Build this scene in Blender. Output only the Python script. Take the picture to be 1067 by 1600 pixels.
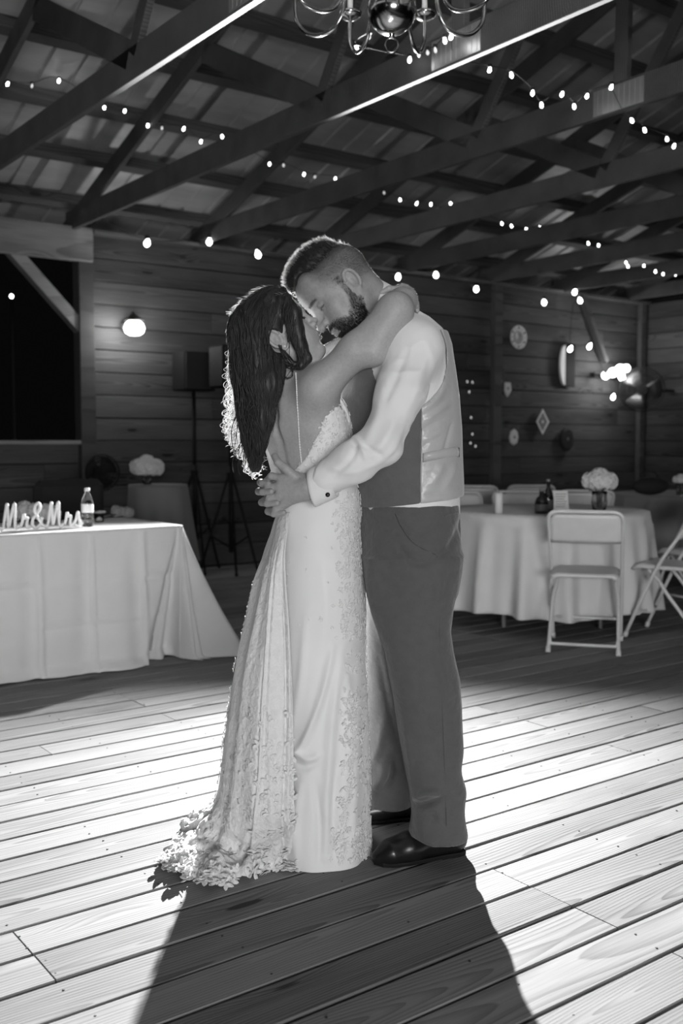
import bpy, math, random
import numpy as np
from mathutils import Vector, Matrix, Euler

for _o in list(bpy.data.objects):
    bpy.data.objects.remove(_o)
SC = bpy.context.scene
COL = SC.collection
random.seed(7)
RNG = np.random.default_rng(7)

# ------------------------------------------------------------------ camera
F = 1600.0                       # focal length in pixels of the 1067 x 1600 frame
PITCH = math.atan(110 / F)       # the camera looks a little down
H = 1.19                         # lens height above the deck
cd = bpy.data.cameras.new('camera')
cam = bpy.data.objects.new('camera', cd)
COL.objects.link(cam)
cam.location = (0, 0, H)
cam.rotation_euler = (math.pi / 2 - PITCH, 0, 0)
cd.sensor_fit = 'HORIZONTAL'
cd.sensor_width = 24.0
cd.lens = 24.0 * F / 1067.0
cd.clip_end = 200
cd.dof.use_dof = True
cd.dof.focus_distance = 2.86
cd.dof.aperture_fstop = 3.2
SC.camera = cam

# ------------------------------------------------------------------ night sky
wd = bpy.data.worlds.new('night')
SC.world = wd
wd.use_nodes = True
wd.node_tree.nodes['Background'].inputs[0].default_value = (0.5, 0.5, 0.5, 1)
wd.node_tree.nodes['Background'].inputs[1].default_value = 0.004

# ------------------------------------------------------------------ flashes
def lamp(name, typ, loc, target, power, **kw):
    ld = bpy.data.lights.new(name, typ)
    o = bpy.data.objects.new(name, ld)
    COL.objects.link(o)
    o.location = loc
    if target is not None:
        o.rotation_euler = (Vector(target) - Vector(loc)).to_track_quat('-Z', 'Y').to_euler()
    ld.energy = power
    for k, v in kw.items():
        setattr(ld, k, v)
    return o

# photographer's flash on a stand behind the couple, aimed back at the camera
key = lamp('flash_behind_couple', 'SPOT', (0.0, 7.5, 2.0), (0.0, 0.3, 1.52), 8900,
           spot_size=math.radians(73), spot_blend=1.0, shadow_soft_size=0.04)
key.scale = (1.8, 1.0, 1.0)
# soft room light from the camera's side of the pavilion
lamp('bounced_room_light', 'AREA', (1.1, -5.0, 1.5), (0.0, 3.2, 1.15), 385,
     shape='RECTANGLE', size=2.8, size_y=1.3)

vs = SC.view_settings
SC.display_settings.display_device = 'sRGB'
vs.view_transform = 'Standard'
vs.look = 'None'
vs.exposure = 0.0
vs.gamma = 1.0
vs.use_curve_mapping = False
SC.cycles.use_denoising = True
SC.cycles.max_bounces = 8
SC.cycles.sample_clamp_indirect = 6.0

# ------------------------------------------------------------------ where a line of sight lands
CP, SP = math.cos(PITCH), math.sin(PITCH)
UANG = math.pi / 2 - math.atan(2156.5 / F)      # the building stands turned by this angle
UA = Vector((math.cos(UANG), math.sin(UANG), 0))
VA = Vector((-math.sin(UANG), math.cos(UANG), 0))
CAMP = Vector((0, 0, H))

def ray(px, py):
    xc = (px - 533.5) / F
    yd = (py - 800.0) / F
    return Vector((xc, CP - yd * SP, -SP - yd * CP))

def W(px, py, Y):                # point at distance Y in front of the camera
    d = ray(px, py)
    return CAMP + d * (Y / d.y)

def onZ(px, py, z):
    d = ray(px, py)
    return CAMP + d * ((z - H) / d.z)

def onB(px, py, b):              # point on a plane parallel to the back wall
    d = ray(px, py)
    return CAMP + d * (b / d.dot(VA))

def onA(px, py, a):
    d = ray(px, py)
    return CAMP + d * (a / d.dot(UA))

def AB(p):                       # world -> building axes
    return Vector((p.dot(UA), p.dot(VA), p.z))

def BW(a, b, z):                 # building axes -> world
    return UA * a + VA * b + Vector((0, 0, z))

# ------------------------------------------------------------------ mesh building
class MB:
    def __init__(s):
        s.v, s.f = [], []

    def add(s, verts, faces):
        n = len(s.v)
        s.v.extend(tuple(map(float, p)) for p in verts)
        s.f.extend(tuple(i + n for i in f) for f in faces)
        return s

    def box(s, lo, hi, c=0.0):
        (x0, y0, z0), (x1, y1, z1) = lo, hi
        if c <= 0:
            v = [(x0, y0, z0), (x1, y0, z0), (x1, y1, z0), (x0, y1, z0), (x0, y0, z1), (x1, y0, z1), (x1, y1, z1), (x0, y1, z1)]
            return s.add(v, [(3, 2, 1, 0), (4, 5, 6, 7), (0, 1, 5, 4), (1, 2, 6, 5), (2, 3, 7, 6), (3, 0, 4, 7)])
        v, idx = [], {}
        for X, sx in ((x0, 1), (x1, -1)):
            for Y, sy in ((y0, 1), (y1, -1)):
                for Z, sz in ((z0, 1), (z1, -1)):
                    k = (sx, sy, sz)
                    idx[k] = len(v)
                    v += [(X, Y + sy * c, Z + sz * c), (X + sx * c, Y, Z + sz * c), (X + sx * c, Y + sy * c, Z)]
        g = lambda sx, sy, sz, a: idx[(sx, sy, sz)] + a
        f = []
        for q in (1, -1):
            f.append([g(q, 1, 1, 0), g(q, -1, 1, 0), g(q, -1, -1, 0), g(q, 1, -1, 0)])
            f.append([g(1, q, 1, 1), g(1, q, -1, 1), g(-1, q, -1, 1), g(-1, q, 1, 1)])
            f.append([g(1, 1, q, 2), g(-1, 1, q, 2), g(-1, -1, q, 2), g(1, -1, q, 2)])
        for p in (1, -1):
            for q in (1, -1):
                f.append([g(p, q, 1, 0), g(p, q, -1, 0), g(p, q, -1, 1), g(p, q, 1, 1)])
                f.append([g(p, 1, q, 0), g(p, -1, q, 0), g(p, -1, q, 2), g(p, 1, q, 2)])
                f.append([g(1, p, q, 1), g(-1, p, q, 1), g(-1, p, q, 2), g(1, p, q, 2)])
        for k in idx:
            f.append([idx[k], idx[k] + 1, idx[k] + 2])
        cen = Vector(((x0 + x1) / 2, (y0 + y1) / 2, (z0 + z1) / 2))
        for i, q in enumerate(f):                   # turn every face outwards
            a, b, d = (Vector(v[q[0]]), Vector(v[q[1]]), Vector(v[q[2]]))
            m = sum((Vector(v[j]) for j in q), Vector()) / len(q)
            if (b - a).cross(d - a).dot(m - cen) < 0:
                f[i] = q[::-1]
        return s.add(v, f)

    def bar(s, p, q, w, h, up=(0, 0, 1), c=0.0):      # a timber from p to q, w wide, h along up
        p, q = Vector(p), Vector(q)
        x = (q - p).normalized()
        y = Vector(up).cross(x).normalized()
        z = x.cross(y)
        m = MB().box((0, -w / 2, -h / 2), ((q - p).length, w / 2, h / 2), c)
        return s.add([p + x * a + y * b + z * d for a, b, d in m.v], m.f)

    def tube(s, pts, r, n=8, cap=True, closed=False):
        pts = [Vector(p) for p in pts]
        m = len(pts)
        rs = r if isinstance(r, (list, tuple)) else [r] * m
        prev = None
        rings = []
        for i, p in enumerate(pts):
            if closed:
                t = pts[(i + 1) % m] - pts[i - 1]
            else:
                t = pts[min(i + 1, m - 1)] - pts[max(i - 1, 0)]
            if t.length < 1e-9:
                t = Vector((0, 0, 1))
            t.normalize()
            if prev is None:
                a = Vector((0, 0, 1)) if abs(t.z) < 0.9 else Vector((1, 0, 0))
                nn = t.cross(a).normalized()
            else:
                nn = (prev - t * prev.dot(t))
                nn = nn.normalized() if nn.length > 1e-6 else t.orthogonal().normalized()
            prev = nn
            bb = t.cross(nn)
            rings.append([p + (nn * math.cos(k * 2 * math.pi / n) + bb * math.sin(k * 2 * math.pi / n)) * rs[i] for k in range(n)])
        v = [q for rg in rings for q in rg]
        f = []
        for i in range(m if closed else m - 1):
            j = (i + 1) % m
            for k in range(n):
                l = (k + 1) % n
                f.append((i * n + k, i * n + l, j * n + l, j * n + k))
        if cap and not closed:
            f.append(tuple(range(n))[::-1])
            f.append(tuple((m - 1) * n + k for k in range(n)))
        return s.add(v, f)

    def lathe(s, prof, n=24, o=(0, 0, 0), axis='z', M=None):
        v, f = [], []
        o = Vector(o)
        for r, z in prof:
            for k in range(n):
                a = 2 * math.pi * k / n
                p = Vector((r * math.cos(a), r * math.sin(a), z))
                if M is not None:
                    p = M @ p
                v.append(o + p)
        m = len(prof)
        for i in range(m - 1):
            for k in range(n):
                l = (k + 1) % n
                f.append((i * n + k, i * n + l, (i + 1) * n + l, (i + 1) * n + k))
        if prof[0][0] > 1e-6:
            f.append(tuple(range(n))[::-1])
        if prof[-1][0] > 1e-6:
            f.append(tuple((m - 1) * n + k for k in range(n)))
        return s.add(v, f)

    def grid(s, P):                                   # P[i][j] -> a sheet
        m, n = len(P), len(P[0])
        v = [p for row in P for p in row]
        f = [(i * n + j, i * n + j + 1, (i + 1) * n + j + 1, (i + 1) * n + j) for i in range(m - 1) for j in range(n - 1)]
        return s.add(v, f)

    def ball(s, c, r, n=12, m=8, M=None):
        rx, ry, rz = r if isinstance(r, (list, tuple)) else (r, r, r)
        c = Vector(c)
        v, f = [], []
        for i in range(1, m):
            t = math.pi * i / m
            for k in range(n):
                a = 2 * math.pi * k / n
                p = Vector((rx * math.sin(t) * math.cos(a), ry * math.sin(t) * math.sin(a), rz * math.cos(t)))
                v.append(c + (M @ p if M is not None else p))
        for q in ((0, 0, rz), (0, 0, -rz)):
            p = Vector(q)
            v.append(c + (M @ p if M is not None else p))
        for i in range(m - 2):
            for k in range(n):
                l = (k + 1) % n
                f.append((i * n + k, (i + 1) * n + k, (i + 1) * n + l, i * n + l))
        T, B = len(v) - 2, len(v) - 1
        for k in range(n):
            l = (k + 1) % n
            f.append((T, k, l))
            f.append((B, (m - 2) * n + l, (m - 2) * n + k))
        return s.add(v, f)

    def build(s, name, mat, parent=None, smooth=False, world=True, solid=0.0, subd=0, shade_angle=None, offset=0):
        me = bpy.data.meshes.new(name)
        v = s.v
        if parent is not None and world:
            Mi = wmat(parent).inverted()
            v = [tuple(Mi @ Vector(p)) for p in v]
        me.from_pydata(v, [], s.f)
        me.update()
        o = link(name, me, mat, parent)
        if smooth:
            me.polygons.foreach_set('use_smooth', [True] * len(me.polygons))
        if shade_angle:
            me.polygons.foreach_set('use_smooth', [True] * len(me.polygons))
            me.set_sharp_from_angle(angle=math.radians(shade_angle))
        if subd:
            md = o.modifiers.new('subdivision', 'SUBSURF')
            md.levels = md.render_levels = subd
        if solid:
            md = o.modifiers.new('thickness', 'SOLIDIFY')
            md.thickness = solid
            md.offset = offset
        return o

def wmat(o):
    m = o.matrix_basis.copy()
    while o.parent is not None:
        o = o.parent
        m = o.matrix_basis @ m
    return m

def link(name, me, mat, parent=None):
    o = bpy.data.objects.new(name, me)
    COL.objects.link(o)
    if mat is not None:
        me.materials.append(mat)
    if parent is not None:
        o.parent = parent
    return o

def tag(o, label=None, cat=None, group=None, kind=None):
    for k, v in (('label', label), ('category', cat), ('group', group), ('kind', kind)):
        if v:
            o[k] = v
    return o

def empty(name, loc=(0, 0, 0), rz=0.0, **kw):
    o = bpy.data.objects.new(name, None)
    o.empty_display_size = 0.1
    COL.objects.link(o)
    o.location = loc
    o.rotation_euler = (0, 0, rz)
    return tag(o, **kw)

def copy_tree(o, parent=None):
    c = o.copy()
    COL.objects.link(c)
    if parent is not None:
        c.parent = parent
    for ch in list(o.children):
        copy_tree(ch, c)
    return c

def smoothpath(pts, n=8):                             # Catmull-Rom through the points
    pts = [Vector(p) for p in pts]
    out = []
    for i in range(len(pts) - 1):
        a, b, c, d = pts[max(i - 1, 0)], pts[i], pts[i + 1], pts[min(i + 2, len(pts) - 1)]
        for k in range(n):
            t = k / n
            out.append(0.5 * ((2 * b) + (c - a) * t + (2 * a - 5 * b + 4 * c - d) * t * t + (3 * b - a - 3 * c + d) * t ** 3))
    out.append(pts[-1])
    return out

# ------------------------------------------------------------------ materials (the place is black and white)
class NT:
    def __init__(s, name):
        s.m = bpy.data.materials.new(name)
        s.m.use_nodes = True
        s.t = s.m.node_tree
        s.b = s.t.nodes['Principled BSDF']
        s.out = s.t.nodes['Material Output']

    def n(s, typ, **kw):
        x = s.t.nodes.new(typ)
        for k, v in kw.items():
            if isinstance(k, str) and hasattr(x, k):
                setattr(x, k, v)
        return x

    def l(s, a, b):
        s.t.links.new(a, b)

    def math(s, op, a, b=None, c=None):
        x = s.t.nodes.new('ShaderNodeMath')
        x.operation = op
        for i, q in enumerate((a, b, c)):
            if q is None:
                continue
            if isinstance(q, (int, float)):
                x.inputs[i].default_value = q
            else:
                s.l(q, x.inputs[i])
        return x.outputs[0]

    def noise(s, vec, scale, detail=3.0, rough=0.5):
        x = s.t.nodes.new('ShaderNodeTexNoise')
        x.inputs['Scale'].default_value = scale
        x.inputs['Detail'].default_value = detail
        x.inputs['Roughness'].default_value = rough
        if vec is not None:
            s.l(vec, x.inputs['Vector'])
        return x.outputs['Fac']

    def ramp(s, fac, stops):
        x = s.t.nodes.new('ShaderNodeValToRGB')
        e = x.color_ramp.elements
        while len(e) < len(stops):
            e.new(0.5)
        for q, (p, g) in zip(e, stops):
            q.position = p
            q.color = (g, g, g, 1)
        s.l(fac, x.inputs[0])
        return x.outputs[0]

    def maprange(s, fac, a, b, c, d):
        x = s.t.nodes.new('ShaderNodeMapRange')
        for i, q in enumerate((a, b, c, d)):
            x.inputs[i + 1].default_value = q
        s.l(fac, x.inputs[0])
        return x.outputs[0]

    def bump(s, h, strength, dist=0.01):
        x = s.t.nodes.new('ShaderNodeBump')
        x.inputs['Strength'].default_value = strength
        x.inputs['Distance'].default_value = dist
        s.l(h, x.inputs['Height'])
        s.l(x.outputs[0], s.b.inputs['Normal'])
        return x

    def scaled(s, scale, src='Object', rnd=0.0):
        tc = s.t.nodes.new('ShaderNodeTexCoord')
        mp = s.t.nodes.new('ShaderNodeMapping')
        mp.inputs['Scale'].default_value = scale
        s.l(tc.outputs[src], mp.inputs['Vector'])
        if rnd:
            oi = s.t.nodes.new('ShaderNodeObjectInfo')
            cx = s.t.nodes.new('ShaderNodeCombineXYZ')
            s.l(s.math('MULTIPLY', oi.outputs['Random'], rnd), cx.inputs[0])
            s.l(s.math('MULTIPLY', oi.outputs['Random'], rnd * 0.37), cx.inputs[1])
            s.l(s.math('MULTIPLY', oi.outputs['Random'], rnd * 1.7), cx.inputs[2])
            s.l(cx.outputs[0], mp.inputs['Location'])
        return mp.outputs[0]

def g3(g):
    return (g, g, g, 1)

def plain(name, g, rough=0.5, metal=0.0, spec=0.5, bump=None, vary=0.0, **kw):
    t = NT(name)
    t.b.inputs['Roughness'].default_value = rough
    t.b.inputs['Metallic'].default_value = metal
    t.b.inputs['Specular IOR Level'].default_value = spec
    vec = t.scaled((1, 1, 1))
    nz = t.noise(vec, 9.0, 4)
    v = max(vary, 0.06)
    t.l(t.ramp(nz, [(0.25, g * (1 - v)), (0.75, g * (1 + v))]), t.b.inputs['Base Color'])
    if bump:
        t.bump(t.noise(vec, bump[0], 3), bump[1], bump[2])
    for k, q in kw.items():
        t.b.inputs[k.replace('_', ' ')].default_value = q
    return t.m

def glow(name, g, strength):
    t = NT(name)
    t.b.inputs['Base Color'].default_value = g3(g)
    t.b.inputs['Emission Color'].default_value = g3(1.0)
    t.b.inputs['Emission Strength'].default_value = strength
    return t.m

def wood(name, dark, light, rough=0.55, ring=95.0, knot=1.0, spec=0.4, bump=0.25, contrast=1.0, weather=0.0):
    """Sawn boards along local x: growth rings cut lengthways, knots, a shade of its own per board."""
    t = NT(name)
    tc = t.n('ShaderNodeTexCoord')
    oi = t.n('ShaderNodeObjectInfo')
    rnd = oi.outputs['Random']
    sep = t.n('ShaderNodeSeparateXYZ')
    t.l(tc.outputs['Object'], sep.inputs[0])
    x, y, z = sep.outputs
    off = t.math('MULTIPLY', rnd, 57.0)
    cx = t.n('ShaderNodeCombineXYZ')
    t.l(t.math('ADD', x, off), cx.inputs[0])
    t.l(t.math('ADD', y, t.math('MULTIPLY', rnd, 13.0)), cx.inputs[1])
    t.l(t.math('ADD', z, off), cx.inputs[2])
    P = cx.outputs[0]
    def mapped(sc):
        m = t.n('ShaderNodeMapping')
        m.inputs['Scale'].default_value = sc
        t.l(P, m.inputs['Vector'])
        return m.outputs[0]
    # knots
    vo = t.n('ShaderNodeTexVoronoi')
    vo.inputs['Scale'].default_value = 1.0
    vo.inputs['Randomness'].default_value = 1.0
    t.l(mapped((1.6, 7.0, 5.0)), vo.inputs['Vector'])
    kd = vo.outputs['Distance']
    sc = t.n('ShaderNodeSeparateColor')
    t.l(vo.outputs['Color'], sc.inputs[0])
    has = t.math('GREATER_THAN', sc.outputs[0], 1.0 - 0.42 * knot)
    kfield = t.math('MULTIPLY', t.maprange(kd, 0.0, 0.34, 1.0, 0.0), has)
    kcore = t.math('MULTIPLY', t.maprange(kd, 0.055, 0.10, 1.0, 0.0), has)
    # rings
    w1 = t.noise(mapped((0.45, 2.0, 2.0)), 1.0, 2)
    w2 = t.noise(mapped((2.2, 14.0, 14.0)), 1.0, 2)
    yy = t.math('ADD', t.math('SUBTRACT', y, t.math('MULTIPLY', t.math('SUBTRACT', rnd, 0.5), 0.12)), t.math('MULTIPLY', t.math('SUBTRACT', w1, 0.5), 0.09))
    zz = t.math('ADD', t.math('MULTIPLY', t.math('SUBTRACT', w1, 0.5), 0.22), t.math('ADD', 0.02, t.math('MULTIPLY', t.math('SINE', t.math('ADD', t.math('MULTIPLY', x, 0.9), off)), 0.03)))
    r = t.math('SQRT', t.math('ADD', t.math('MULTIPLY', yy, yy), t.math('MULTIPLY', zz, zz)))
    r = t.math('ADD', r, t.math('ADD', t.math('MULTIPLY', w2, 0.006), t.math('MULTIPLY', kfield, 0.03)))
    ph = t.math('FRACT', t.math('MULTIPLY', r, ring))
    late = t.maprange(ph, 0.35, 0.95, 0.0, 1.0)
    late = t.math('MULTIPLY', late, t.maprange(ph, 0.95, 1.0, 1.0, 0.0))
    fib = t.noise(mapped((5.0, 170.0, 170.0)), 1.0, 3)
    blot = t.noise(mapped((0.9, 5.0, 5.0)), 1.0, 4)
    val = t.math('ADD', 0.62, t.math('MULTIPLY', t.math('SUBTRACT', fib, 0.5), 0.45))
    val = t.math('SUBTRACT', val, t.math('MULTIPLY', late, 0.34 * contrast))
    val = t.math('ADD', val, t.math('MULTIPLY', t.math('SUBTRACT', blot, 0.5), 0.5 + weather))
    val = t.math('ADD', val, t.math('MULTIPLY', t.math('SUBTRACT', rnd, 0.5), 0.30))
    val = t.math('SUBTRACT', val, t.math('MULTIPLY', kfield, 0.18))
    val = t.math('SUBTRACT', val, t.math('MULTIPLY', kcore, 0.75))
    t.l(t.ramp(val, [(0.0, dark), (1.0, light)]), t.b.inputs['Base Color'])
    t.l(t.maprange(val, 0.0, 1.0, rough + 0.08, rough - 0.05), t.b.inputs['Roughness'])
    t.b.inputs['Specular IOR Level'].default_value = spec
    t.bump(val, bump, 0.002)
    return t.m

def cloth(name, g, rough=0.75, weave=900.0, wrinkle=0.25, sheen=0.2, scale=7.0, translucent=0.0, vary=0.05):
    t = NT(name)
    vec = t.scaled((1, 1, 1))
    t.b.inputs['Roughness'].default_value = rough
    t.b.inputs['Specular IOR Level'].default_value = 0.25
    t.b.inputs['Sheen Weight'].default_value = sheen
    a = t.noise(vec, scale, 5)
    b = t.noise(vec, weave, 1)
    t.l(t.ramp(t.math('ADD', t.math('MULTIPLY', a, 0.6), t.math('MULTIPLY', b, 0.4)), [(0.2, g * (1 - vary)), (0.8, g * (1 + vary))]), t.b.inputs['Base Color'])
    t.bump(t.math('ADD', t.math('MULTIPLY', a, 1.0), t.math('MULTIPLY', b, 0.06)), wrinkle, 0.02)
    if translucent:
        tr = t.n('ShaderNodeBsdfTranslucent')
        tr.inputs[0].default_value = g3(g)
        mx = t.n('ShaderNodeMixShader')
        mx.inputs[0].default_value = translucent
        t.l(t.b.outputs[0], mx.inputs[1])
        t.l(tr.outputs[0], mx.inputs[2])
        t.l(mx.outputs[0], t.out.inputs[0])
    return t.m

def satin(name, g, rough=0.35):
    t = NT(name)
    vec = t.scaled((1, 1, 1))
    t.b.inputs['Base Color'].default_value = g3(g)
    t.b.inputs['Roughness'].default_value = rough
    t.b.inputs['Anisotropic'].default_value = 0.4
    t.b.inputs['Sheen Weight'].default_value = 0.3
    t.bump(t.noise(vec, 14.0, 4), 0.35, 0.02)
    return t.m

def glass(name, rough=0.03, g=0.95):
    t = NT(name)
    t.b.inputs['Base Color'].default_value = g3(g)
    t.b.inputs['Roughness'].default_value = rough
    t.b.inputs['Transmission Weight'].default_value = 1.0
    t.b.inputs['IOR'].default_value = 1.45
    return t.m
# ================================================================== sculpting: distance fields turned into one continuous surface
f32 = np.float32

def proj(V):                                         # world points -> where they fall in the 1067 x 1600 frame
    V = np.asarray(V)
    d = V[..., 1] * CP - (V[..., 2] - H) * SP
    u = (V[..., 2] - H) * CP + V[..., 1] * SP
    return np.stack([533.5 + F * V[..., 0] / d, 800 - F * u / d], -1)

def Wn(px, py, Y):
    return np.array(W(px, py, Y), dtype=np.float64)

def noise3(P, freq, seed=0):
    P = np.asarray(P, dtype=np.float64) * freq + seed * 17.31
    i = np.floor(P).astype(np.int64)
    t = P - i
    t = t * t * (3 - 2 * t)
    def h(a, b, c):
        n = (a * 73856093) ^ (b * 19349663) ^ (c * 83492791) ^ (seed * 2654435 + 911)
        n = (n ^ (n >> 13)) * 1274126177
        n = n ^ (n >> 16)
        return (n & 0xffff) / 65535.0
    x, y, z = i[..., 0], i[..., 1], i[..., 2]
    a, b, c = t[..., 0], t[..., 1], t[..., 2]
    r = 0
    for dx in (0, 1):
        for dy in (0, 1):
            for dz in (0, 1):
                w = (a if dx else 1 - a) * (b if dy else 1 - b) * (c if dz else 1 - c)
                r = r + w * h(x + dx, y + dy, z + dz)
    return r * 2 - 1

class Vox:
    def __init__(s, lo, hi, h):
        s.h = h
        s.lo = np.array(lo, float)
        s.n = np.ceil((np.array(hi, float) - s.lo) / h).astype(int) + 1
        s.f = np.full(s.n, 0.06, f32)

    def window(s, lo, hi):
        a = np.clip(np.floor((np.array(lo) - s.lo) / s.h).astype(int), 0, s.n)
        b = np.clip(np.ceil((np.array(hi) - s.lo) / s.h).astype(int) + 1, 0, s.n)
        if (b <= a).any():
            return None
        ax = [(s.lo[i] + s.h * np.arange(a[i], b[i])).astype(f32) for i in range(3)]
        sl = tuple(slice(a[i], b[i]) for i in range(3))
        return sl, ax[0][:, None, None], ax[1][None, :, None], ax[2][None, None, :]

    def put(s, fn, lo, hi, k=0.0, op='u'):
        pad = max(k, 0.0) + 3 * s.h + (0.012 if op == 'u' else 0.004)
        w = s.window(np.array(lo) - pad, np.array(hi) + pad)
        if w is None:
            return s
        sl, X, Y, Z = w
        d = fn(X, Y, Z).astype(f32)
        A = s.f[sl]
        if op == 'u':
            r = np.minimum(A, d)
            if k > 0:
                q = np.maximum(k - np.abs(A - d), 0) / k
                r = r - q * q * (k * 0.25)
        else:
            d = -d
            r = np.maximum(A, d)
            if k > 0:
                q = np.maximum(k - np.abs(A - d), 0) / k
                r = r + q * q * (k * 0.25)
        s.f[sl] = r
        return s

    def cone(s, a, b, ra, rb=None, k=0.02, op='u'):
        rb = ra if rb is None else rb
        a, b = np.array(a, float), np.array(b, float)
        ba = b - a
        L = max(float(ba @ ba), 1e-12)
        def fn(X, Y, Z):
            x, y, z = X - f32(a[0]), Y - f32(a[1]), Z - f32(a[2])
            t = np.clip((x * f32(ba[0]) + y * f32(ba[1]) + z * f32(ba[2])) / f32(L), 0, 1)
            return np.sqrt((x - t * f32(ba[0])) ** 2 + (y - t * f32(ba[1])) ** 2 + (z - t * f32(ba[2])) ** 2) - (f32(ra) + t * f32(rb - ra))
        m = max(ra, rb)
        return s.put(fn, np.minimum(a, b) - m, np.maximum(a, b) + m, k, op)

    def chain(s, pts, rs, k=0.02, op='u'):
        for i in range(len(pts) - 1):
            s.cone(pts[i], pts[i + 1], rs[i], rs[i + 1], k if i == 0 else min(k, 0.6 * rs[i]), op)
        return s

    def ell(s, c, r, R=None, k=0.02, op='u'):
        c, r = np.array(c, float), np.array(r, float)
        R = np.eye(3) if R is None else np.array(R)
        def fn(X, Y, Z):
            x, y, z = X - f32(c[0]), Y - f32(c[1]), Z - f32(c[2])
            q = [(x * f32(R[0, i]) + y * f32(R[1, i]) + z * f32(R[2, i])) for i in range(3)]
            k0 = np.sqrt(sum((q[i] / f32(r[i])) ** 2 for i in range(3)))
            k1 = np.sqrt(sum((q[i] / f32(r[i] ** 2)) ** 2 for i in range(3)))
            return k0 * (k0 - 1) / np.maximum(k1, 1e-6)
        ext = np.sqrt(((R * r[None, :]) ** 2).sum(1))
        return s.put(fn, c - ext, c + ext, k, op)

    def stack(s, rows, ang=0.0, k=0.02, off=0.0, op='u', n=2.0):
        """rows of (z, cx, cy, ra, rb): level slices, ra along the direction ang, rb across it"""
        rows = np.array(sorted(rows), float)
        zs = rows[:, 0]
        ca, sa = math.cos(ang), math.sin(ang)
        def fn(X, Y, Z):
            zz = Z.ravel()
            I = [np.interp(zz, zs, rows[:, i]).astype(f32)[None, None, :] for i in range(1, 5)]
            x, y = X - I[0], Y - I[1]
            p, q = x * f32(ca) + y * f32(sa), y * f32(ca) - x * f32(sa)
            ra, rb = I[2] + f32(off), I[3] + f32(off)
            if n == 2.0:
                k0 = np.sqrt((p / ra) ** 2 + (q / rb) ** 2)
                k1 = np.sqrt((p / ra ** 2) ** 2 + (q / rb ** 2) ** 2)
                d = k0 * (k0 - 1) / np.maximum(k1, 1e-6)
            else:
                k0 = (np.abs(p / ra) ** n + np.abs(q / rb) ** n) ** (1.0 / n)
                d = (k0 - 1) * np.minimum(ra, rb)
            dz = np.maximum(zs[0] - off * 0 - Z, Z - zs[-1])
            return np.maximum(d, dz)
        m = rows[:, 3:5].max(1) + off
        lo = np.array([(rows[:, 1] - m).min(), (rows[:, 2] - m).min(), zs[0]])
        hi = np.array([(rows[:, 1] + m).max(), (rows[:, 2] + m).max(), zs[-1]])
        return s.put(fn, lo, hi, k, op)

    def sample(s, P):
        q = (np.asarray(P) - s.lo) / s.h
        i = np.floor(q).astype(int)
        i = np.clip(i, 0, s.n - 2)
        t = np.clip(q - i, 0, 1)
        r = 0
        for dx in (0, 1):
            for dy in (0, 1):
                for dz in (0, 1):
                    w = (t[..., 0] if dx else 1 - t[..., 0]) * (t[..., 1] if dy else 1 - t[..., 1]) * (t[..., 2] if dz else 1 - t[..., 2])
                    r = r + w * s.f[i[..., 0] + dx, i[..., 1] + dy, i[..., 2] + dz]
        return r

    def hit(s, px, py, off=0.0, y0=2.4, y1=3.5):      # first point of the surface on a line of sight
        d = np.array(ray(px, py))
        ys = np.arange(y0, y1, 0.0015)
        P = np.array(CAMP)[None, :] + d[None, :] * (ys / d[1])[:, None]
        ins = ((P > s.lo) & (P < s.lo + (s.n - 1) * s.h)).all(1)
        v = np.where(ins, s.sample(P), 1.0) - off
        w = np.nonzero(v < 0)[0]
        return P[w[0]] if len(w) else None

    def mesh(s, smooth=1):
        fl = s.f
        sg = fl < 0
        n = s.n
        cnt = np.zeros(n - 1, np.int8)
        for dx in (0, 1):
            for dy in (0, 1):
                for dz in (0, 1):
                    cnt += sg[dx:n[0] - 1 + dx, dy:n[1] - 1 + dy, dz:n[2] - 1 + dz]
        act = (cnt > 0) & (cnt < 8)
        ci = np.argwhere(act)
        idx = np.full(n - 1, -1, np.int64)
        idx[act] = np.arange(len(ci))
        cor = {}
        for dx in (0, 1):
            for dy in (0, 1):
                for dz in (0, 1):
                    cor[(dx, dy, dz)] = fl[ci[:, 0] + dx, ci[:, 1] + dy, ci[:, 2] + dz].astype(float)
        acc = np.zeros((len(ci), 3))
        num = np.zeros(len(ci))
        for ax in range(3):
            o = [i for i in range(3) if i != ax]
            for p in (0, 1):
                for q in (0, 1):
                    c0 = [0, 0, 0]; c0[o[0]] = p; c0[o[1]] = q
                    c1 = list(c0); c1[ax] = 1
                    a, b = cor[tuple(c0)], cor[tuple(c1)]
                    m = (a < 0) != (b < 0)
                    t = np.where(m, a / np.where(m, a - b, 1), 0)
                    pt = np.zeros((len(ci), 3)) + np.array(c0)
                    pt[:, ax] += t
                    acc += np.where(m[:, None], pt, 0)
                    num += m
        V = s.lo + s.h * (ci + acc / num[:, None])
        Q = []
        for ax in range(3):
            a, b = (ax + 1) % 3, (ax + 2) % 3
            s0 = [slice(1, n[i] - 1) for i in range(3)]
            s0[ax] = slice(0, n[ax] - 1)
            s1 = list(s0)
            s1[ax] = slice(1, n[ax])
            A, B = sg[tuple(s0)], sg[tuple(s1)]
            for flip, m in ((False, A & ~B), (True, ~A & B)):
                e = np.argwhere(m)
                if not len(e):
                    continue
                e[:, a] += 1
                e[:, b] += 1
                def cell(da, db):
                    q = e.copy(); q[:, a] -= da; q[:, b] -= db
                    return idx[q[:, 0], q[:, 1], q[:, 2]]
                qd = np.stack([cell(1, 1), cell(0, 1), cell(0, 0), cell(1, 0)], 1)
                Q.append(qd[:, ::-1] if flip else qd)
        Q = np.concatenate(Q)
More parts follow.
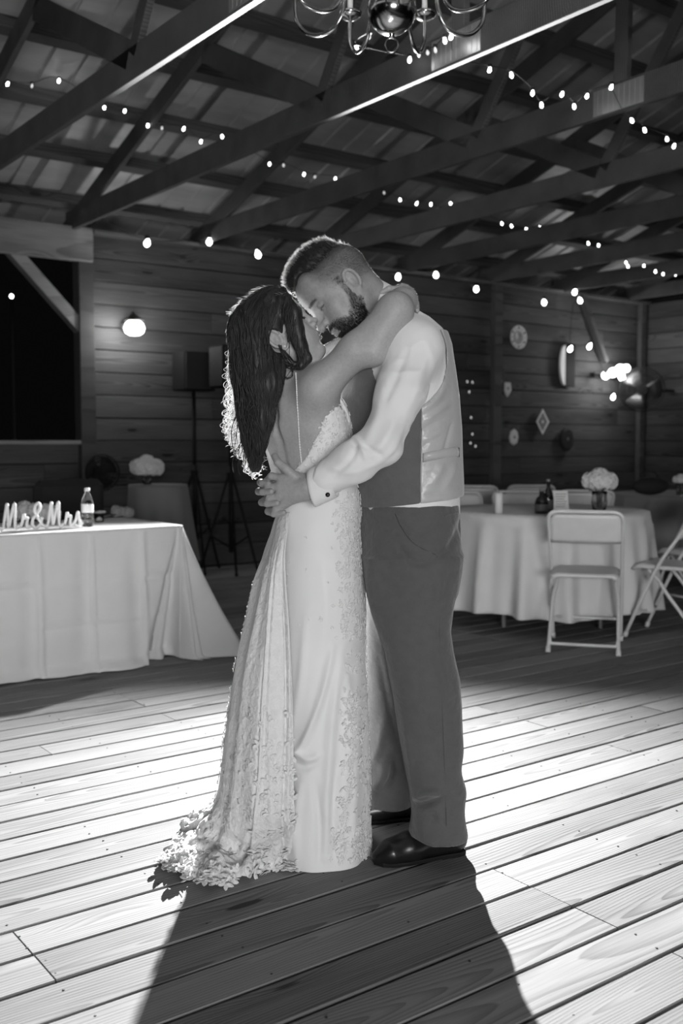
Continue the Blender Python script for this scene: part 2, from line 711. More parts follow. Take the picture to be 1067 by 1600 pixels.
        for _ in range(smooth):
            S = np.zeros_like(V)
            C = np.zeros(len(V))
            for i in range(4):
                for j in ((i + 1) % 4, (i + 3) % 4):
                    np.add.at(S, Q[:, i], V[Q[:, j]])
                    np.add.at(C, Q[:, i], 1)
            V = V * 0.5 + 0.5 * S / np.maximum(C, 1)[:, None]
        return V, Q

def normals(V, Q):
    N = np.cross(V[Q[:, 2]] - V[Q[:, 0]], V[Q[:, 3]] - V[Q[:, 1]])
    R = np.zeros_like(V)
    for i in range(4):
        np.add.at(R, Q[:, i], N)
    return R / np.maximum(np.linalg.norm(R, axis=1), 1e-12)[:, None]

def mesh_obj(name, V, Q, mat, parent, tone=None):
    Mi = np.array(wmat(parent).inverted())
    V = V @ Mi[:3, :3].T + Mi[:3, 3]
    me = bpy.data.meshes.new(name)
    me.vertices.add(len(V))
    me.vertices.foreach_set('co', V.astype(f32).ravel())
    k = Q.shape[1]
    me.loops.add(len(Q) * k)
    me.loops.foreach_set('vertex_index', Q.astype(np.int32).ravel())
    me.polygons.add(len(Q))
    me.polygons.foreach_set('loop_start', (np.arange(len(Q)) * k).astype(np.int32))
    me.update(calc_edges=True)
    me.validate()
    me.polygons.foreach_set('use_smooth', np.ones(len(me.polygons), bool))
    if tone is not None:
        at = me.color_attributes.new('tone', 'FLOAT_COLOR', 'POINT')
        c = np.ones((len(V), 4), f32)
        c[:, :3] = tone[:, None]
        at.data.foreach_set('color', c.ravel())
    return link(name, me, mat, parent)

def strokes(V, N, lst, front=True):
    """folds drawn as lines: each (points in the frame, height, width in pixels); raises the cloth along the line"""
    P = proj(V)
    m = (N @ np.array([0, -1, 0.0])) > (0.05 if front else -2)
    D = np.zeros(len(V))
    for pts, amp, wid in lst:
        pts = np.array(smooth2(pts))
        lo, hi = pts.min(0) - 3 * wid, pts.max(0) + 3 * wid
        sel = np.nonzero(m & (P > lo).all(1) & (P < hi).all(1))[0]
        if not len(sel):
            continue
        q = P[sel]
        best = np.full(len(sel), 1e9)
        tt = np.zeros(len(sel))
        nseg = len(pts) - 1
        for i in range(nseg):
            a, b = pts[i], pts[i + 1]
            ab = b - a
            t = np.clip(((q - a) @ ab) / max(ab @ ab, 1e-9), 0, 1)
            d = np.linalg.norm(q - a - t[:, None] * ab, axis=1)
            u = d < best
            best[u] = d[u]
            tt[u] = (i + t[u]) / nseg
        fade = np.sin(np.pi * np.clip(tt, 0.03, 0.97)) ** 0.6
        D[sel] += amp * np.exp(-(best / wid) ** 2) * fade
    return V + N * D[:, None]

def smooth2(pts, n=6):
    p = [Vector((a, b, 0)) for a, b in pts]
    return [(q.x, q.y) for q in (smoothpath(p, n) if len(p) > 2 else p)]

def head_frame(face, pitch, yaw, roll=0.0):
    pitch, yaw, roll = map(math.radians, (pitch, yaw, roll))
    c, s_ = math.cos(pitch), math.sin(pitch)
    up = np.array([-face * s_, 0, c])
    fw = np.array([face * c * math.cos(yaw), -math.sin(yaw), s_ * math.cos(yaw)])
    fw /= np.linalg.norm(fw)
    up = up - fw * (up @ fw)
    up /= np.linalg.norm(up)
    l = np.cross(up, fw)
    cr, sr = math.cos(roll), math.sin(roll)
    up, l = up * cr + l * sr, l * cr - up * sr
    return np.stack([fw, l, up], 1)

class Local:                                          # sculpt in a head's or hand's own axes
    def __init__(s, vox, O, R, sc):
        s.v, s.O, s.R, s.s = vox, np.array(O), R, sc
    def p(s, q):
        return s.O + s.R @ (np.array(q, float) * s.s)
    def ell(s, c, r, k=0.02, op='u', rot=None):
        R = s.R if rot is None else s.R @ rot
        s.v.ell(s.p(c), np.array(r) * s.s, R, k * s.s, op)
    def cone(s, a, b, ra, rb=None, k=0.02, op='u'):
        s.v.cone(s.p(a), s.p(b), ra * s.s, (rb if rb is not None else ra) * s.s, k * s.s, op)
    def chain(s, pts, rs, k=0.01, op='u'):
        for i in range(len(pts) - 1):
            s.cone(pts[i], pts[i + 1], rs[i], rs[i + 1], k, op)

def rotmat(axis, deg):
    return np.array(Matrix.Rotation(math.radians(deg), 3, axis))

def sculpt_head(v, O, R, sc, male):
    L = Local(v, O, R, sc)
    # skull and face masses
    L.ell((-.012, 0, .052), (.096, .075, .082), 0)
    L.ell((.028, 0, .055), (.064, .066, .062), .03)
    if male:
        L.ell((.036, 0, .074), (.052, .060, .050), .03)
    L.ell((.036, 0, .0), (.052, .062, .07), .03)
    w = 1.0 if male else .9
    for s in (1, -1):
        L.cone((.004, s * .054 * w, -.045), (.066, s * .016, -.086), .019, .016, .03)     # jaw
        L.cone((-.004, s * .058, .0), (.004, s * .054 * w, -.045), .014, .019, .03)
        L.ell((.056, s * .043, -.004), (.024, .02, .018), .02)                              # cheekbone
        L.ell((.06, s * .033, -.035), (.026, .022, .028), .025)                             # cheek
        if male:
            L.cone((.087, s * .01, .042), (.07, s * .045, .042), .010, .009, .014)          # brow ridge
        else:
            L.cone((.084, s * .01, .043), (.068, s * .043, .045), .007, .006, .014)
    L.ell((.03, 0, -.062), (.05, .042, .03), .03)
    L.ell((.076, 0, -.083), (.017, .021, .016), .018)                                        # chin
    L.ell((.076, 0, -.036), (.024, .032, .026), .02)                                         # mouth mound
    for s in (1, -1):
        L.ell((.094, s * .034, .023), (.020, .019, .012), .014, 's')                         # eye socket
        L.ell((.0725, s * .033, .022), (.0135, .0135, .0135), .003)                          # eyeball under the lid
        L.ell((.0745, s * .033, .0255), (.0140, .0165, .0095), .003)                         # upper lid
        L.ell((.0725, s * .033, .0135), (.0130, .0150, .006), .004)                          # lower lid
    # nose
    if male:
        L.cone((.090, 0, .036), (.111, 0, -.006), .0085, .0105, .012)
        L.ell((.115, 0, -.014), (.0125, .0115, .010), .008)
    else:
        L.cone((.087, 0, .035), (.105, 0, .0), .007, .008, .012)
        L.ell((.109, 0, -.004), (.0105, .0095, .0085), .008)
    for s in (1, -1):
        L.ell((.099, s * .0125, -.012), (.012, .007, .0085), .007)
        L.ell((.104, s * .006, -.0205), (.006, .0035, .003), .003, 's')
    # lips
    L.ell((.0955, 0, -.0400), (.0105, .023, .0062), .005)
    L.ell((.0935, 0, -.0530), (.0105, .020, .0072), .005)
    L.ell((.1035, 0, -.0465), (.011, .026, .0017), .003, 's')
    L.ell((.0965, 0, -.0655), (.008, .016, .006), .01, 's')
    # ears
    for s in (1, -1):
        tilt = rotmat('Y', -14)
        L.ell((-.012, s * .072, .002), (.0165, .007, .028), .006, rot=tilt @ rotmat('Z', s * -18))
        L.ell((-.007, s * .081, -.001), (.0095, .0085, .015), .003, 's')
        pts = []
        for a in range(-60, 215, 25):
            t = math.radians(a)
            pts.append((-.0135 - .0165 * math.sin(t) * 1.0 + (.012 if a > 190 else 0), s * (.078 + .005 * max(0, math.sin(t))), .006 + .0275 * math.cos(t - .2)))
        pts = [(-.012 - .017 * math.sin(math.radians(a)) - .004 * math.cos(math.radians(a)), s * (.0785 + .006 * max(0.0, math.sin(math.radians(a)))), .004 + .029 * math.cos(math.radians(a))) for a in range(-70, 165, 20)]
        L.chain(pts, [.0042] * len(pts), .003)
        L.ell((-.006, s * .0755, -.026), (.0075, .0045, .0085), .005)                       # lobe
        L.cone((.003, s * .074, -.008), (.003, s * .074, .002), .004, .004, .004)           # tragus
    return L

def skin_mat():
    t = NT('skin')
    a = t.n('ShaderNodeAttribute')
    a.attribute_name = 'tone'
    sp = t.n('ShaderNodeSeparateColor')
    t.l(a.outputs['Color'], sp.inputs[0])
    nz = t.noise(t.scaled((1, 1, 1)), 140.0, 3)
    v = t.math('MULTIPLY', sp.outputs[0], t.maprange(nz, 0.3, 0.7, 0.93, 1.07))
    t.l(v, t.b.inputs['Base Color'])
    t.b.inputs['Roughness'].default_value = 0.5
    t.b.inputs['Specular IOR Level'].default_value = 0.4
    t.b.inputs['Subsurface Weight'].default_value = 0.12
    t.b.inputs['Subsurface Radius'].default_value = (0.008, 0.008, 0.008)
    t.bump(nz, 0.08, 0.002)
    return t.m

def hair_mat(name, g, rough=0.35, trans=0.25):
    t = NT(name)
    t.b.inputs['Base Color'].default_value = g3(g)
    t.b.inputs['Roughness'].default_value = rough
    t.b.inputs['Specular IOR Level'].default_value = 0.6
    tr = t.n('ShaderNodeBsdfTranslucent')
    tr.inputs[0].default_value = g3(0.95)
    mx = t.n('ShaderNodeMixShader')
    mx.inputs[0].default_value = trans
    t.l(t.b.outputs[0], mx.inputs[1])
    t.l(tr.outputs[0], mx.inputs[2])
    t.l(mx.outputs[0], t.out.inputs[0])
    return t.m

def strands(pts0, dirs, length, r, bend=None, seg=3, rnd=0.3, seed=1):
    """short tapering three-sided hairs; returns V, triangles"""
    rng = np.random.default_rng(seed)
    n = len(pts0)
    ln = length * (1 + rnd * rng.uniform(-1, 1, n))
    d = dirs + rng.normal(0, 0.18, (n, 3))
    d /= np.linalg.norm(d, axis=1)[:, None]
    b = np.zeros((n, 3)) if bend is None else bend
    a = np.cross(d, np.array([0.31, 0.87, 0.38]))
    a /= np.maximum(np.linalg.norm(a, axis=1), 1e-9)[:, None]
    c = np.cross(d, a)
    V = []
    for k in range(seg + 1):
        t = k / seg
        ctr = pts0 + d * (ln * t)[:, None] + b * ((ln * t * t))[:, None]
        rr = r * (1 - 0.85 * t)
        for j in range(3):
            th = j * 2 * math.pi / 3
            V.append(ctr + (a * math.cos(th) + c * math.sin(th)) * rr)
    V = np.stack(V, 1).reshape(-1, 3)
    base = np.arange(n) * (3 * (seg + 1))
    T = []
    for k in range(seg):
        for j in range(3):
            l = (j + 1) % 3
            p, q = k * 3, (k + 1) * 3
            T.append(np.stack([base + p + j, base + p + l, base + q + l, base + q + j], 1))
    return V, np.concatenate(T)
# ================================================================== the pavilion
M_DECK = wood('deck_wood', 0.05, 0.35, rough=0.75, spec=0.15, ring=110, knot=0.85, contrast=0.9)
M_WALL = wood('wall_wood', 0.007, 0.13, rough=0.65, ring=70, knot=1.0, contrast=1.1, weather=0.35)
M_POST = wood('post_wood', 0.015, 0.08, rough=0.75, ring=80, knot=0.7)
M_BEAM = wood('beam_wood', 0.03, 0.14, rough=0.7, ring=80, knot=0.7, contrast=1.2, weather=0.2)
M_PALE = wood('pale_beam_wood', 0.07, 0.36, rough=0.7, ring=70, knot=1.0, contrast=0.9, weather=0.5)
M_DARK = plain('dark_soil', 0.012, 0.95)
M_BLACK = plain('black_plastic', 0.010, 0.65, spec=0.2)
M_IRON = plain('dark_iron', 0.05, 0.5, 0.6)
M_WHITE = plain('white_paint', 0.72, 0.4)
M_NAIL = plain('nail_head', 0.03, 0.6, 0.3)

def tin():
    t = NT('corrugated_tin')
    vec = t.scaled((0.35, 3.0, 1.0))
    n1 = t.noise(vec, 1.3, 5, 0.6)
    n2 = t.noise(t.scaled((1, 1, 1)), 2.3, 3)
    t.l(t.ramp(t.math('ADD', t.math('MULTIPLY', n1, 0.65), t.math('MULTIPLY', n2, 0.35)), [(0.3, 0.30), (0.55, 0.50), (0.75, 0.72)]), t.b.inputs['Base Color'])
    t.b.inputs['Metallic'].default_value = 0.2
    t.b.inputs['Roughness'].default_value = 0.48
    return t.m
M_TIN = tin()
M_TIE = plain('nail_plate_steel', 0.5, 0.4, 0.8)

ROT = UANG
BB = 8.6          # back wall
AR = 11.35        # right wall
ZE = 3.0          # eaves
RIDGE_B = 3.7
SLOPE = 0.333
def roofz(b):
    return ZE + 0.0 + SLOPE * (BB - b if b >= RIDGE_B else b - (2 * RIDGE_B - BB))

# ---- floor: the ground below with every deck board above it
floor = MB().box((-4, -2.2, -0.62), (13, 9.0, -0.5)).build('floor', M_DARK, None)
floor.rotation_euler = (0, 0, ROT)
tag(floor, kind='structure')
fl_root = floor
PW, PT, PITCHB = 0.1365, 0.03, 0.1455
plank_mesh = {}
def plank(length, w, th, mat, ch=0.003, key=''):
    k = (round(length, 2), w, th, key)
    if k not in plank_mesh:
        mb = MB()
        c = ch
        prof = [(-w / 2, -th), (w / 2, -th), (w / 2, -c), (w / 2 - c, 0), (-w / 2 + c, 0), (-w / 2, -c)]
        n = len(prof)
        v = [(0, y, z) for y, z in prof] + [(length, y, z) for y, z in prof]
        f = [tuple(range(n))[::-1], tuple(range(n, 2 * n))] + [(i, (i + 1) % n, n + (i + 1) % n, n + i) for i in range(n)]
        f = [q[::-1] for q in f]
        me = bpy.data.meshes.new('plank')
        me.from_pydata(mb.add(v, f).v, [], mb.f)
        me.materials.append(mat)
        plank_mesh[k] = me
    return plank_mesh[k]

nails = MB()
JOIST = 0.4
row, b = 0, 0.75
while b < BB - 0.05:
    a = -1.6 - random.choice((0, 0.6, 1.2, 1.8, 2.4))
    amax = AR
    while a < amax - 0.05:
        L = random.choice((2.4, 3.6, 3.6, 4.8))
        L = min(L, amax - a)
        if a + L > -0.9 + max(0, 0.35 * (b - 2)) * 0:
            o = bpy.data.objects.new('plank', plank(L - 0.004, PW, PT, M_DECK))
            COL.objects.link(o)
            o.parent = fl_root
            o.location = (a, b + random.uniform(-0.0015, 0.0015), random.uniform(-0.0012, 0.0008))
            o.rotation_euler = (random.uniform(-0.004, 0.004), 0, random.uniform(-0.0004, 0.0004))
            if b < 5.2:
                x = math.ceil(a / JOIST) * JOIST
                while x < a + L:
                    for dy in (-0.036, 0.036):
                        if random.random() < 0.3:
                            continue
                        nx, ny = x + random.uniform(-0.012, 0.012), b + dy + random.uniform(-0.008, 0.008)
                        nails.lathe([(0.0032, -0.001), (0.003, 0.0008), (0.0, 0.0010)], 6, (nx, ny, 0))
                    x += JOIST
        a += L
    b += PITCHB
    row += 1
o = nails.build('nail_heads', M_NAIL, fl_root, world=False)
tag(o, kind='stuff')
# joists under the boards
jo = MB()
for i in range(-6, 29):
    jo.box((i * JOIST - 0.02, 0.5, -0.22), (i * JOIST + 0.02, 8.6, -0.034))
tag(jo.build('joists', M_BEAM, fl_root, world=False), kind='stuff')

# ---- walls of horizontal boards
def board_wall(name, org, rz, length, rows, hole=None, mat=None, seedo=0):
    w = empty(name, org, rz)
    tag(w, kind='structure')
    rnd = random.Random(seedo)
    z = 0.0
    for k in range(rows):
        x = -rnd.choice((0, 0.9, 1.8))
        hb = 0.2
        while x < length - 0.02:
            L = rnd.choice((2.4, 3.0, 3.6))
            x0, x1 = max(x, 0), min(x + L, length)
            if x1 - x0 > 0.05:
                me = plank(x1 - x0 - 0.003, hb - 0.008, 0.03, mat or M_WALL, 0.004, 'wall')
                o = bpy.data.objects.new('board', me)
                COL.objects.link(o)
                o.parent = w
                # lay the board upright: its width along z, its face towards local -y
                o.rotation_euler = (math.pi / 2 + rnd.uniform(-0.008, 0.012), 0, 0)
                o.location = (x0, rnd.uniform(-0.002, 0.004), z + hb / 2)
            x += L
        z += hb
    return w
PA = 3.58         # the post at the left end of the closed wall
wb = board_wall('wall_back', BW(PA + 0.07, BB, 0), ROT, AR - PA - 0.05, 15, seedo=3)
MB().box((0, 0.03, 0), (AR - PA, 0.06, 3.05)).build('sheathing', M_BLACK, wb, world=False)
for aa in (8.56,):
    MB().box((aa - PA - 0.07 - 0.06, -0.11, 0), (aa - PA - 0.07 + 0.06, -0.032, 3.0), 0.004).build('post', M_BEAM, wb, world=False)
MB().bar((9.95 - PA, -0.075, 2.98), (10.42 - PA, -0.075, 2.2), 0.06, 0.085, up=(0, 1, 0)).build('knee_brace', M_BEAM, wb, world=False)
MB().box((AR - PA - 0.24, -0.10, 0), (AR - PA - 0.14, -0.032, 3.0), 0.004).build('post', M_BEAM, wb, world=False)
# low wall under the opening on the left
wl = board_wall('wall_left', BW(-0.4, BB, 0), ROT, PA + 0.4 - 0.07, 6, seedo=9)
MB().box((0, 0.03, 0), (PA + 0.33, 0.06, 1.16)).build('sheathing', M_BLACK, wl, world=False)
MB().box((0, -0.07, 1.165), (PA + 0.33, 0.09, 1.2), 0.004).build('sill_board', M_PALE, wl, world=False)
po = MB().box((PA - 0.07, BB - 0.07, 0), (PA + 0.07, BB + 0.07, 3.0), 0.006).build('trim_1', M_POST, None)
po.rotation_euler = (0, 0, ROT); tag(po, kind='structure')
hd = MB().box((-0.6, BB - 0.09, 2.74), (PA + 0.06, BB - 0.03, 3.03), 0.006).build('trim_2', M_PALE, None)
hd.rotation_euler = (0, 0, ROT); tag(hd, kind='structure')
kb = MB().bar((PA - 0.68, BB, 2.84), (PA - 0.02, BB, 2.16), 0.1, 0.1, up=(0, 1, 0)).build('trim_3', M_PALE, None)
kb.rotation_euler = (0, 0, ROT); tag(kb, kind='structure')
tp = MB().box((PA + 0.06, BB - 0.12, 2.985), (AR, BB + 0.06, 3.02), 0.004).build('trim_4', M_BEAM, None)
tp.rotation_euler = (0, 0, ROT); tag(tp, kind='structure')
# right wall, seen beyond the corner
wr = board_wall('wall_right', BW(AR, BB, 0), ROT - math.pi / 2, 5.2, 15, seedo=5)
MB().box((0, 0.03, 0), (5.2, 0.06, 3.05)).build('sheathing', M_BLACK, wr, world=False)

# ---- roof: sheets of ribbed tin over purlins over timber trusses
ceil = empty('ceiling', (0, 0, 0), ROT)
tag(ceil, kind='structure')
ang = math.atan(SLOPE)
A0, A1 = -0.6, AR + 0.1
SHW = 0.9
def sheet(a0, a1, b0, b1):
    mb = MB()
    xs = []
    x = 0.0
    while x < a1 - a0 - 0.01:
        for dx, dz in ((0.0, 0.0), (0.075, 0.0), (0.085, 0.018), (0.11, 0.018), (0.12, 0.0)):
            xs.append((x + dx, dz))
        x += 0.225
    xs.append((a1 - a0, 0))
    P = []
    for j in range(5):
        bb = b0 + (b1 - b0) * j / 4
        P.append([(a0 + dx, bb, roofz(bb) + 0.215 + dz) for dx, dz in xs])
    return mb.grid(P)
a = A0
while a < A1:
    for b0, b1 in ((RIDGE_B, BB + 0.45), (2 * RIDGE_B - BB - 0.45, RIDGE_B)):
        sheet(a, min(a + SHW + 0.02, A1), b0, b1).build('roof_sheet', M_TIN, ceil, world=False)
    a += SHW
for k, bb in enumerate((8.45, 7.82, 7.23, 6.63, 6.05, 5.45, 4.86, 4.27, 3.75, 3.2, 2.6, 2.0, 1.4, 0.8, 0.2, -0.4, -1.0)):
    z = roofz(bb)
    s = -1 if bb >= RIDGE_B else 1
    MB().bar((A0, bb, z + 0.165), (A1, bb, z + 0.165), 0.085, 0.09, up=(0, SLOPE * -s, 1)).build('purlin', M_BEAM, ceil, world=False)

TRUSS_A = [1.12, 2.317, 3.468, 4.68, 5.94, 7.18, 8.42, 9.66, 10.9]
NODE = 4.9
def truss(a, first):
    t = MB()
    t.box((a - 0.019, 2 * RIDGE_B - BB - 0.3, ZE), (a + 0.019, BB + 0.05, ZE + 0.165), 0.003)
    o = t.build('truss', M_BEAM, ceil, world=False)
    def sub(nm, p, q, h=0.09, m=M_BEAM, da=0.0):
        MB().bar((a + da, p[0], p[1]), (a + da, q[0], q[1]), 0.038, h, up=(1, 0, 0) if False else (0, -(q[1] - p[1]), q[0] - p[0]) , c=0.002).build(nm, m, o, world=False)
    zr = lambda b: roofz(b) + 0.045
    for sgn in (1, -1):
        m = lambda b: b if sgn > 0 else 2 * RIDGE_B - b
        sub('rafter', (m(BB + 0.3), zr(BB + 0.3)), (m(RIDGE_B), zr(RIDGE_B)), 0.14)
        sub('web', (m(NODE), ZE + 0.13), (m(6.2), zr(6.2) - 0.05), 0.14)
        sub('web', (m(NODE - 0.03), ZE + 0.13), (m(3.86), zr(3.86) - 0.06), 0.09)
        for bb, zz, w, h in ((NODE, ZE + 0.09, 0.34, 0.13), (6.2, zr(6.2) - 0.02, 0.22, 0.12), (BB - 0.12, ZE + 0.11, 0.3, 0.12)):
            for dx in (-0.021, 0.021):
                MB().box((a + dx - 0.001, m(bb) - w / 2, zz - h / 2), (a + dx + 0.001, m(bb) + w / 2, zz + h / 2)).build('nail_plate', M_TIE, o, world=False) if sgn > 0 and bb != BB - 0.12 and False else None
    sub('web', (RIDGE_B + 0.02, ZE + 0.15), (RIDGE_B, zr(RIDGE_B) - 0.06), 0.09)
    pl = MB()
    pl.box((a - 0.0215, RIDGE_B - 0.14, ZE + 0.012), (a - 0.019, RIDGE_B + 0.2, ZE + 0.15))
    for i in range(9):
        y = RIDGE_B - 0.12 + i * 0.036
        pl.box((a - 0.0235, y, ZE + 0.02), (a - 0.0215, y + 0.014, ZE + 0.142))
    pl.build('nail_plate', M_TIE, o, world=False)
for i, a in enumerate(TRUSS_A):
    truss(a, i == 0)
# ================================================================== tables, chairs and what stands on them
M_CLOTH = cloth('table_linen', 0.66, 0.85, 800, 0.10, 0.2, 9)
M_CLOTHR = cloth('round_table_linen', 0.74, 0.85, 800, 0.10, 0.2, 9)
M_CHAIR = plain('white_chair_plastic', 0.72, 0.42, vary=0.04)
M_TUBE = plain('white_tube_steel', 0.70, 0.32, vary=0.04)
M_TOP = plain('table_laminate', 0.45, 0.5)
M_STEEL = plain('grey_steel', 0.30, 0.4, 0.6)
M_PETAL = plain('white_petals', 0.80, 0.7, vary=0.1)
M_LEAF = plain('dark_leaves', 0.05, 0.6)
M_GLASS = glass('clear_glass')
M_AMBER = plain('dark_bottle_glass', 0.012, 0.08, spec=0.8)
M_DFAB = plain('dark_fabric', 0.018, 0.9)
M_CARD = plain('white_card', 0.78, 0.6)
M_WAX = plain('candle_wax', 0.75, 0.5)
def nzz(p, f_, s_=0):
    return float(noise3(np.array([p]), f_, s_)[0])

# ---- long table on the left
TC = BW(1.1, 5.36, 0)
A_L, A_R, B_F, B_K, TZ = -0.35, 2.62, 4.98, 5.74, 0.735
tb = empty('banquet_table', TC, ROT, label='long folding table hidden under the draped cloth with the sign', cat='table')
MB().box((A_L - 1.1, B_F - 5.36, TZ - .03), (A_R - 1.1, B_K - 5.36, TZ - .006), .003).build('tabletop', M_TOP, tb, world=False)
for x in (A_L - 1.1 + .15, A_R - 1.1 - .15):
    for y in (B_F - 5.36 + .1, B_K - 5.36 - .1):
        MB().tube([(x, y, 0), (x, y, TZ - .03)], .014, 8).build('leg', M_STEEL, tb, world=False)
def skirt_rows(path, drop, fn, nt=44):
    P = []
    for i in range(nt + 1):
        t = i / nt
        P.append([fn(q, t) for q in path])
    return P
# path round the edge: (a, b, outward angle, s along the front or None, corner phase)
path = []
n = 230
for i in range(n + 1):
    a = A_L + (A_R - .03 - A_L) * i / n
    path.append((a, B_F, -math.pi / 2, a, -1))
for i in range(1, 40):
    th = -math.pi / 2 + (math.pi / 2) * i / 40
    path.append((A_R - .03 + .03 * math.cos(th), B_F + .03 + .03 * math.sin(th), th, None, i / 40))
for i in range(41):
    b = B_F + .03 + (B_K - B_F - .03) * i / 40
    path.append((A_R, b, 0, None, -2))
VC = [A_L + .18 + .283 * k for k in range(11)]
def drape(q, t):
    a, b, th, s, ph = q
    L = TZ - .004
    off = .004 + .02 * (1 - (1 - t) ** 3) 
    z = TZ - L * t
    if ph == -1:
        for i, c in enumerate(VC):
            w = .010 + .004 * math.sin(i * 2.1)
            d = s - c
            off += .020 * math.exp(-(d / w) ** 2) * min(1, t * 5) - .018 * math.exp(-((d + .045) / .05) ** 2) * min(1, t * 3)
        for zc in (.335, .64):
            d = t - zc - .006 * math.sin(s * 9)
            blk = .6 + .4 * math.sin(math.floor((s - VC[0]) / .283) * 1.9 + zc * 9)
            off += blk * (.014 * math.exp(-(d / .010) ** 2) - .013 * math.exp(-((d - .035) / .035) ** 2))
        off += .030 * t * t * math.sin(s * 3.1 + .5) + .012 * nzz((s * 2, t * 1.5, .3), 2.0, 3) * t
        d = (a - (A_R - .03 - .25 * t)) / (.25 * t + .001)
        if d > 0:                                      # tucked in under the corner
            off += t * (-.15 * min(1, 2.2 * d) + .035 * math.sin(d * 13) * min(1, 3 * d))
    elif ph >= 0:
        g = -.15 * (1 - min(1, ph / .3)) + .06 + .33 * math.exp(-((ph - .78) / .15) ** 2) + .03 * math.sin(ph * 30)
        off += t * g * (0.6 + .4 * t) + .008 * t * math.sin(ph * 60 + 3 * t)
        z = TZ - L * min(1, t * 1.04)
    else:
        e = max(0, 1 - (b - B_F) / .3)
        off += t * (.10 + .28 * e * e) * .9 + .02 * t * math.sin(b * 22)
    if t > .93:                                        # the hem lies out on the boards
        off += (t - .93) / .07 * (.035 + .02 * nzz((a * 3, b * 3, 1), 3.0, 5))
        z += .012 * abs(nzz((a, b, t), 12, 8))
    z = max(z, .006)
    p = BW(a + math.cos(th) * off, b + math.sin(th) * off, z)
    return tuple(p)
cl = empty('tablecloth', TC, ROT, label='pale creased cloth falling to the boards over the long table with the sign', cat='tablecloth')
MB().grid(skirt_rows(path, TZ, drape)).build('skirt', M_CLOTH, cl, smooth=True, solid=.002)
P = []
for i in range(31):
    P.append([tuple(BW(A_L + (A_R - A_L) * j / 60, B_F + (B_K - B_F) * i / 30, TZ - .002 + .0025 * nzz((j * .1, i * .1, 0), 1.7, 2) + (0.003 * math.exp(-((j - 30) / 1.2) ** 2)))) for j in range(61)])
MB().grid(P).build('top_cloth', M_CLOTH, cl, smooth=True, solid=.002)

# ---- the "Mr&Mrs" sign: white script letters standing on the cloth
G_ = {
 'M': ([(-.05, .12), (.02, .02), (.10, .10), (.20, .55), (.30, .98), (.33, .60), (.36, .12), (.50, .55), (.66, .98), (.66, .55), (.68, .12), (.76, .03), (.86, .14)],),
 'r': ([(.0, .10), (.10, .30), (.16, .55), (.20, .42), (.30, .42), (.34, .38), (.30, .20), (.34, .04), (.46, .12)],),
 's': ([(.0, .10), (.12, .30), (.20, .55), (.26, .30), (.30, .14), (.20, .02), (.06, .08)], [(.26, .05), (.36, .06), (.44, .14)]),
 '&': ([(.62, .08), (.45, .28), (.22, .62), (.24, .90), (.40, .96), (.46, .78), (.30, .56), (.10, .36), (.08, .10), (.26, .02), (.46, .16), (.56, .42)],),
}
sg0 = AB(onB(2, 832, 5.13)); sg1 = AB(onB(131, 826, 5.13))
sign = empty('wedding_sign', BW((sg0.x + sg1.x) / 2, 5.13, TZ), ROT, label='white Mr&Mrs script letters standing on the long table', cat='sign')
adv = {'M': .93, 'r': .50, '&': .72, 's': .5}
tot = sum(adv[c] for c in 'Mr&Mrs')
wd = sg1.x - sg0.x
u = wd / tot
hgt = .132
x = -wd / 2
for ch in 'Mr&Mrs':
    m = MB()
    for st_ in G_[ch]:
        pts = smoothpath([(x + px * u, 0, .012 + pz * hgt) for px, pz in st_], 7)
        m.tube(pts, .0078, 8)
    o = m.build('letter', M_WHITE, sign, world=False, smooth=True)
    x += adv[ch] * u
MB().box((-wd / 2, -.012, 0.001), (wd / 2, .012, .007), .001).build('base', M_WHITE, sign, world=False)

# ---- water bottle
def water_bottle(name, p, label, h=.205):
    r = empty(name, p, 0, label=label, cat='bottle')
    k = h / .205
    prof = [(.0, .001), (.028, .001), (.032, .006), (.032, .03), (.0305, .034), (.032, .04), (.032, .06), (.0305, .064), (.032, .07), (.032, .125), (.030, .14), (.022, .165), (.0125, .180), (.0125, .192)]
    MB().lathe([(a * k, z * k) for a, z in prof], 20).build('body', M_GLASS, r, world=False, smooth=True)
    MB().lathe([(.0321 * k, .075 * k), (.0325 * k, .076 * k), (.0325 * k, .118 * k), (.0321 * k, .119 * k)], 20).build('label_band', M_CARD, r, world=False, smooth=True)
    MB().lathe([(.0145 * k, .190 * k), (.0145 * k, .204 * k), (.012 * k, .207 * k), (0, .207 * k)], 16).build('cap', M_WHITE, r, world=False, smooth=True)
    return r
p = onB(137, 825, 5.22); water_bottle('water_bottle', (p.x, p.y, TZ), 'clear plastic water bottle with white cap beside the sign')

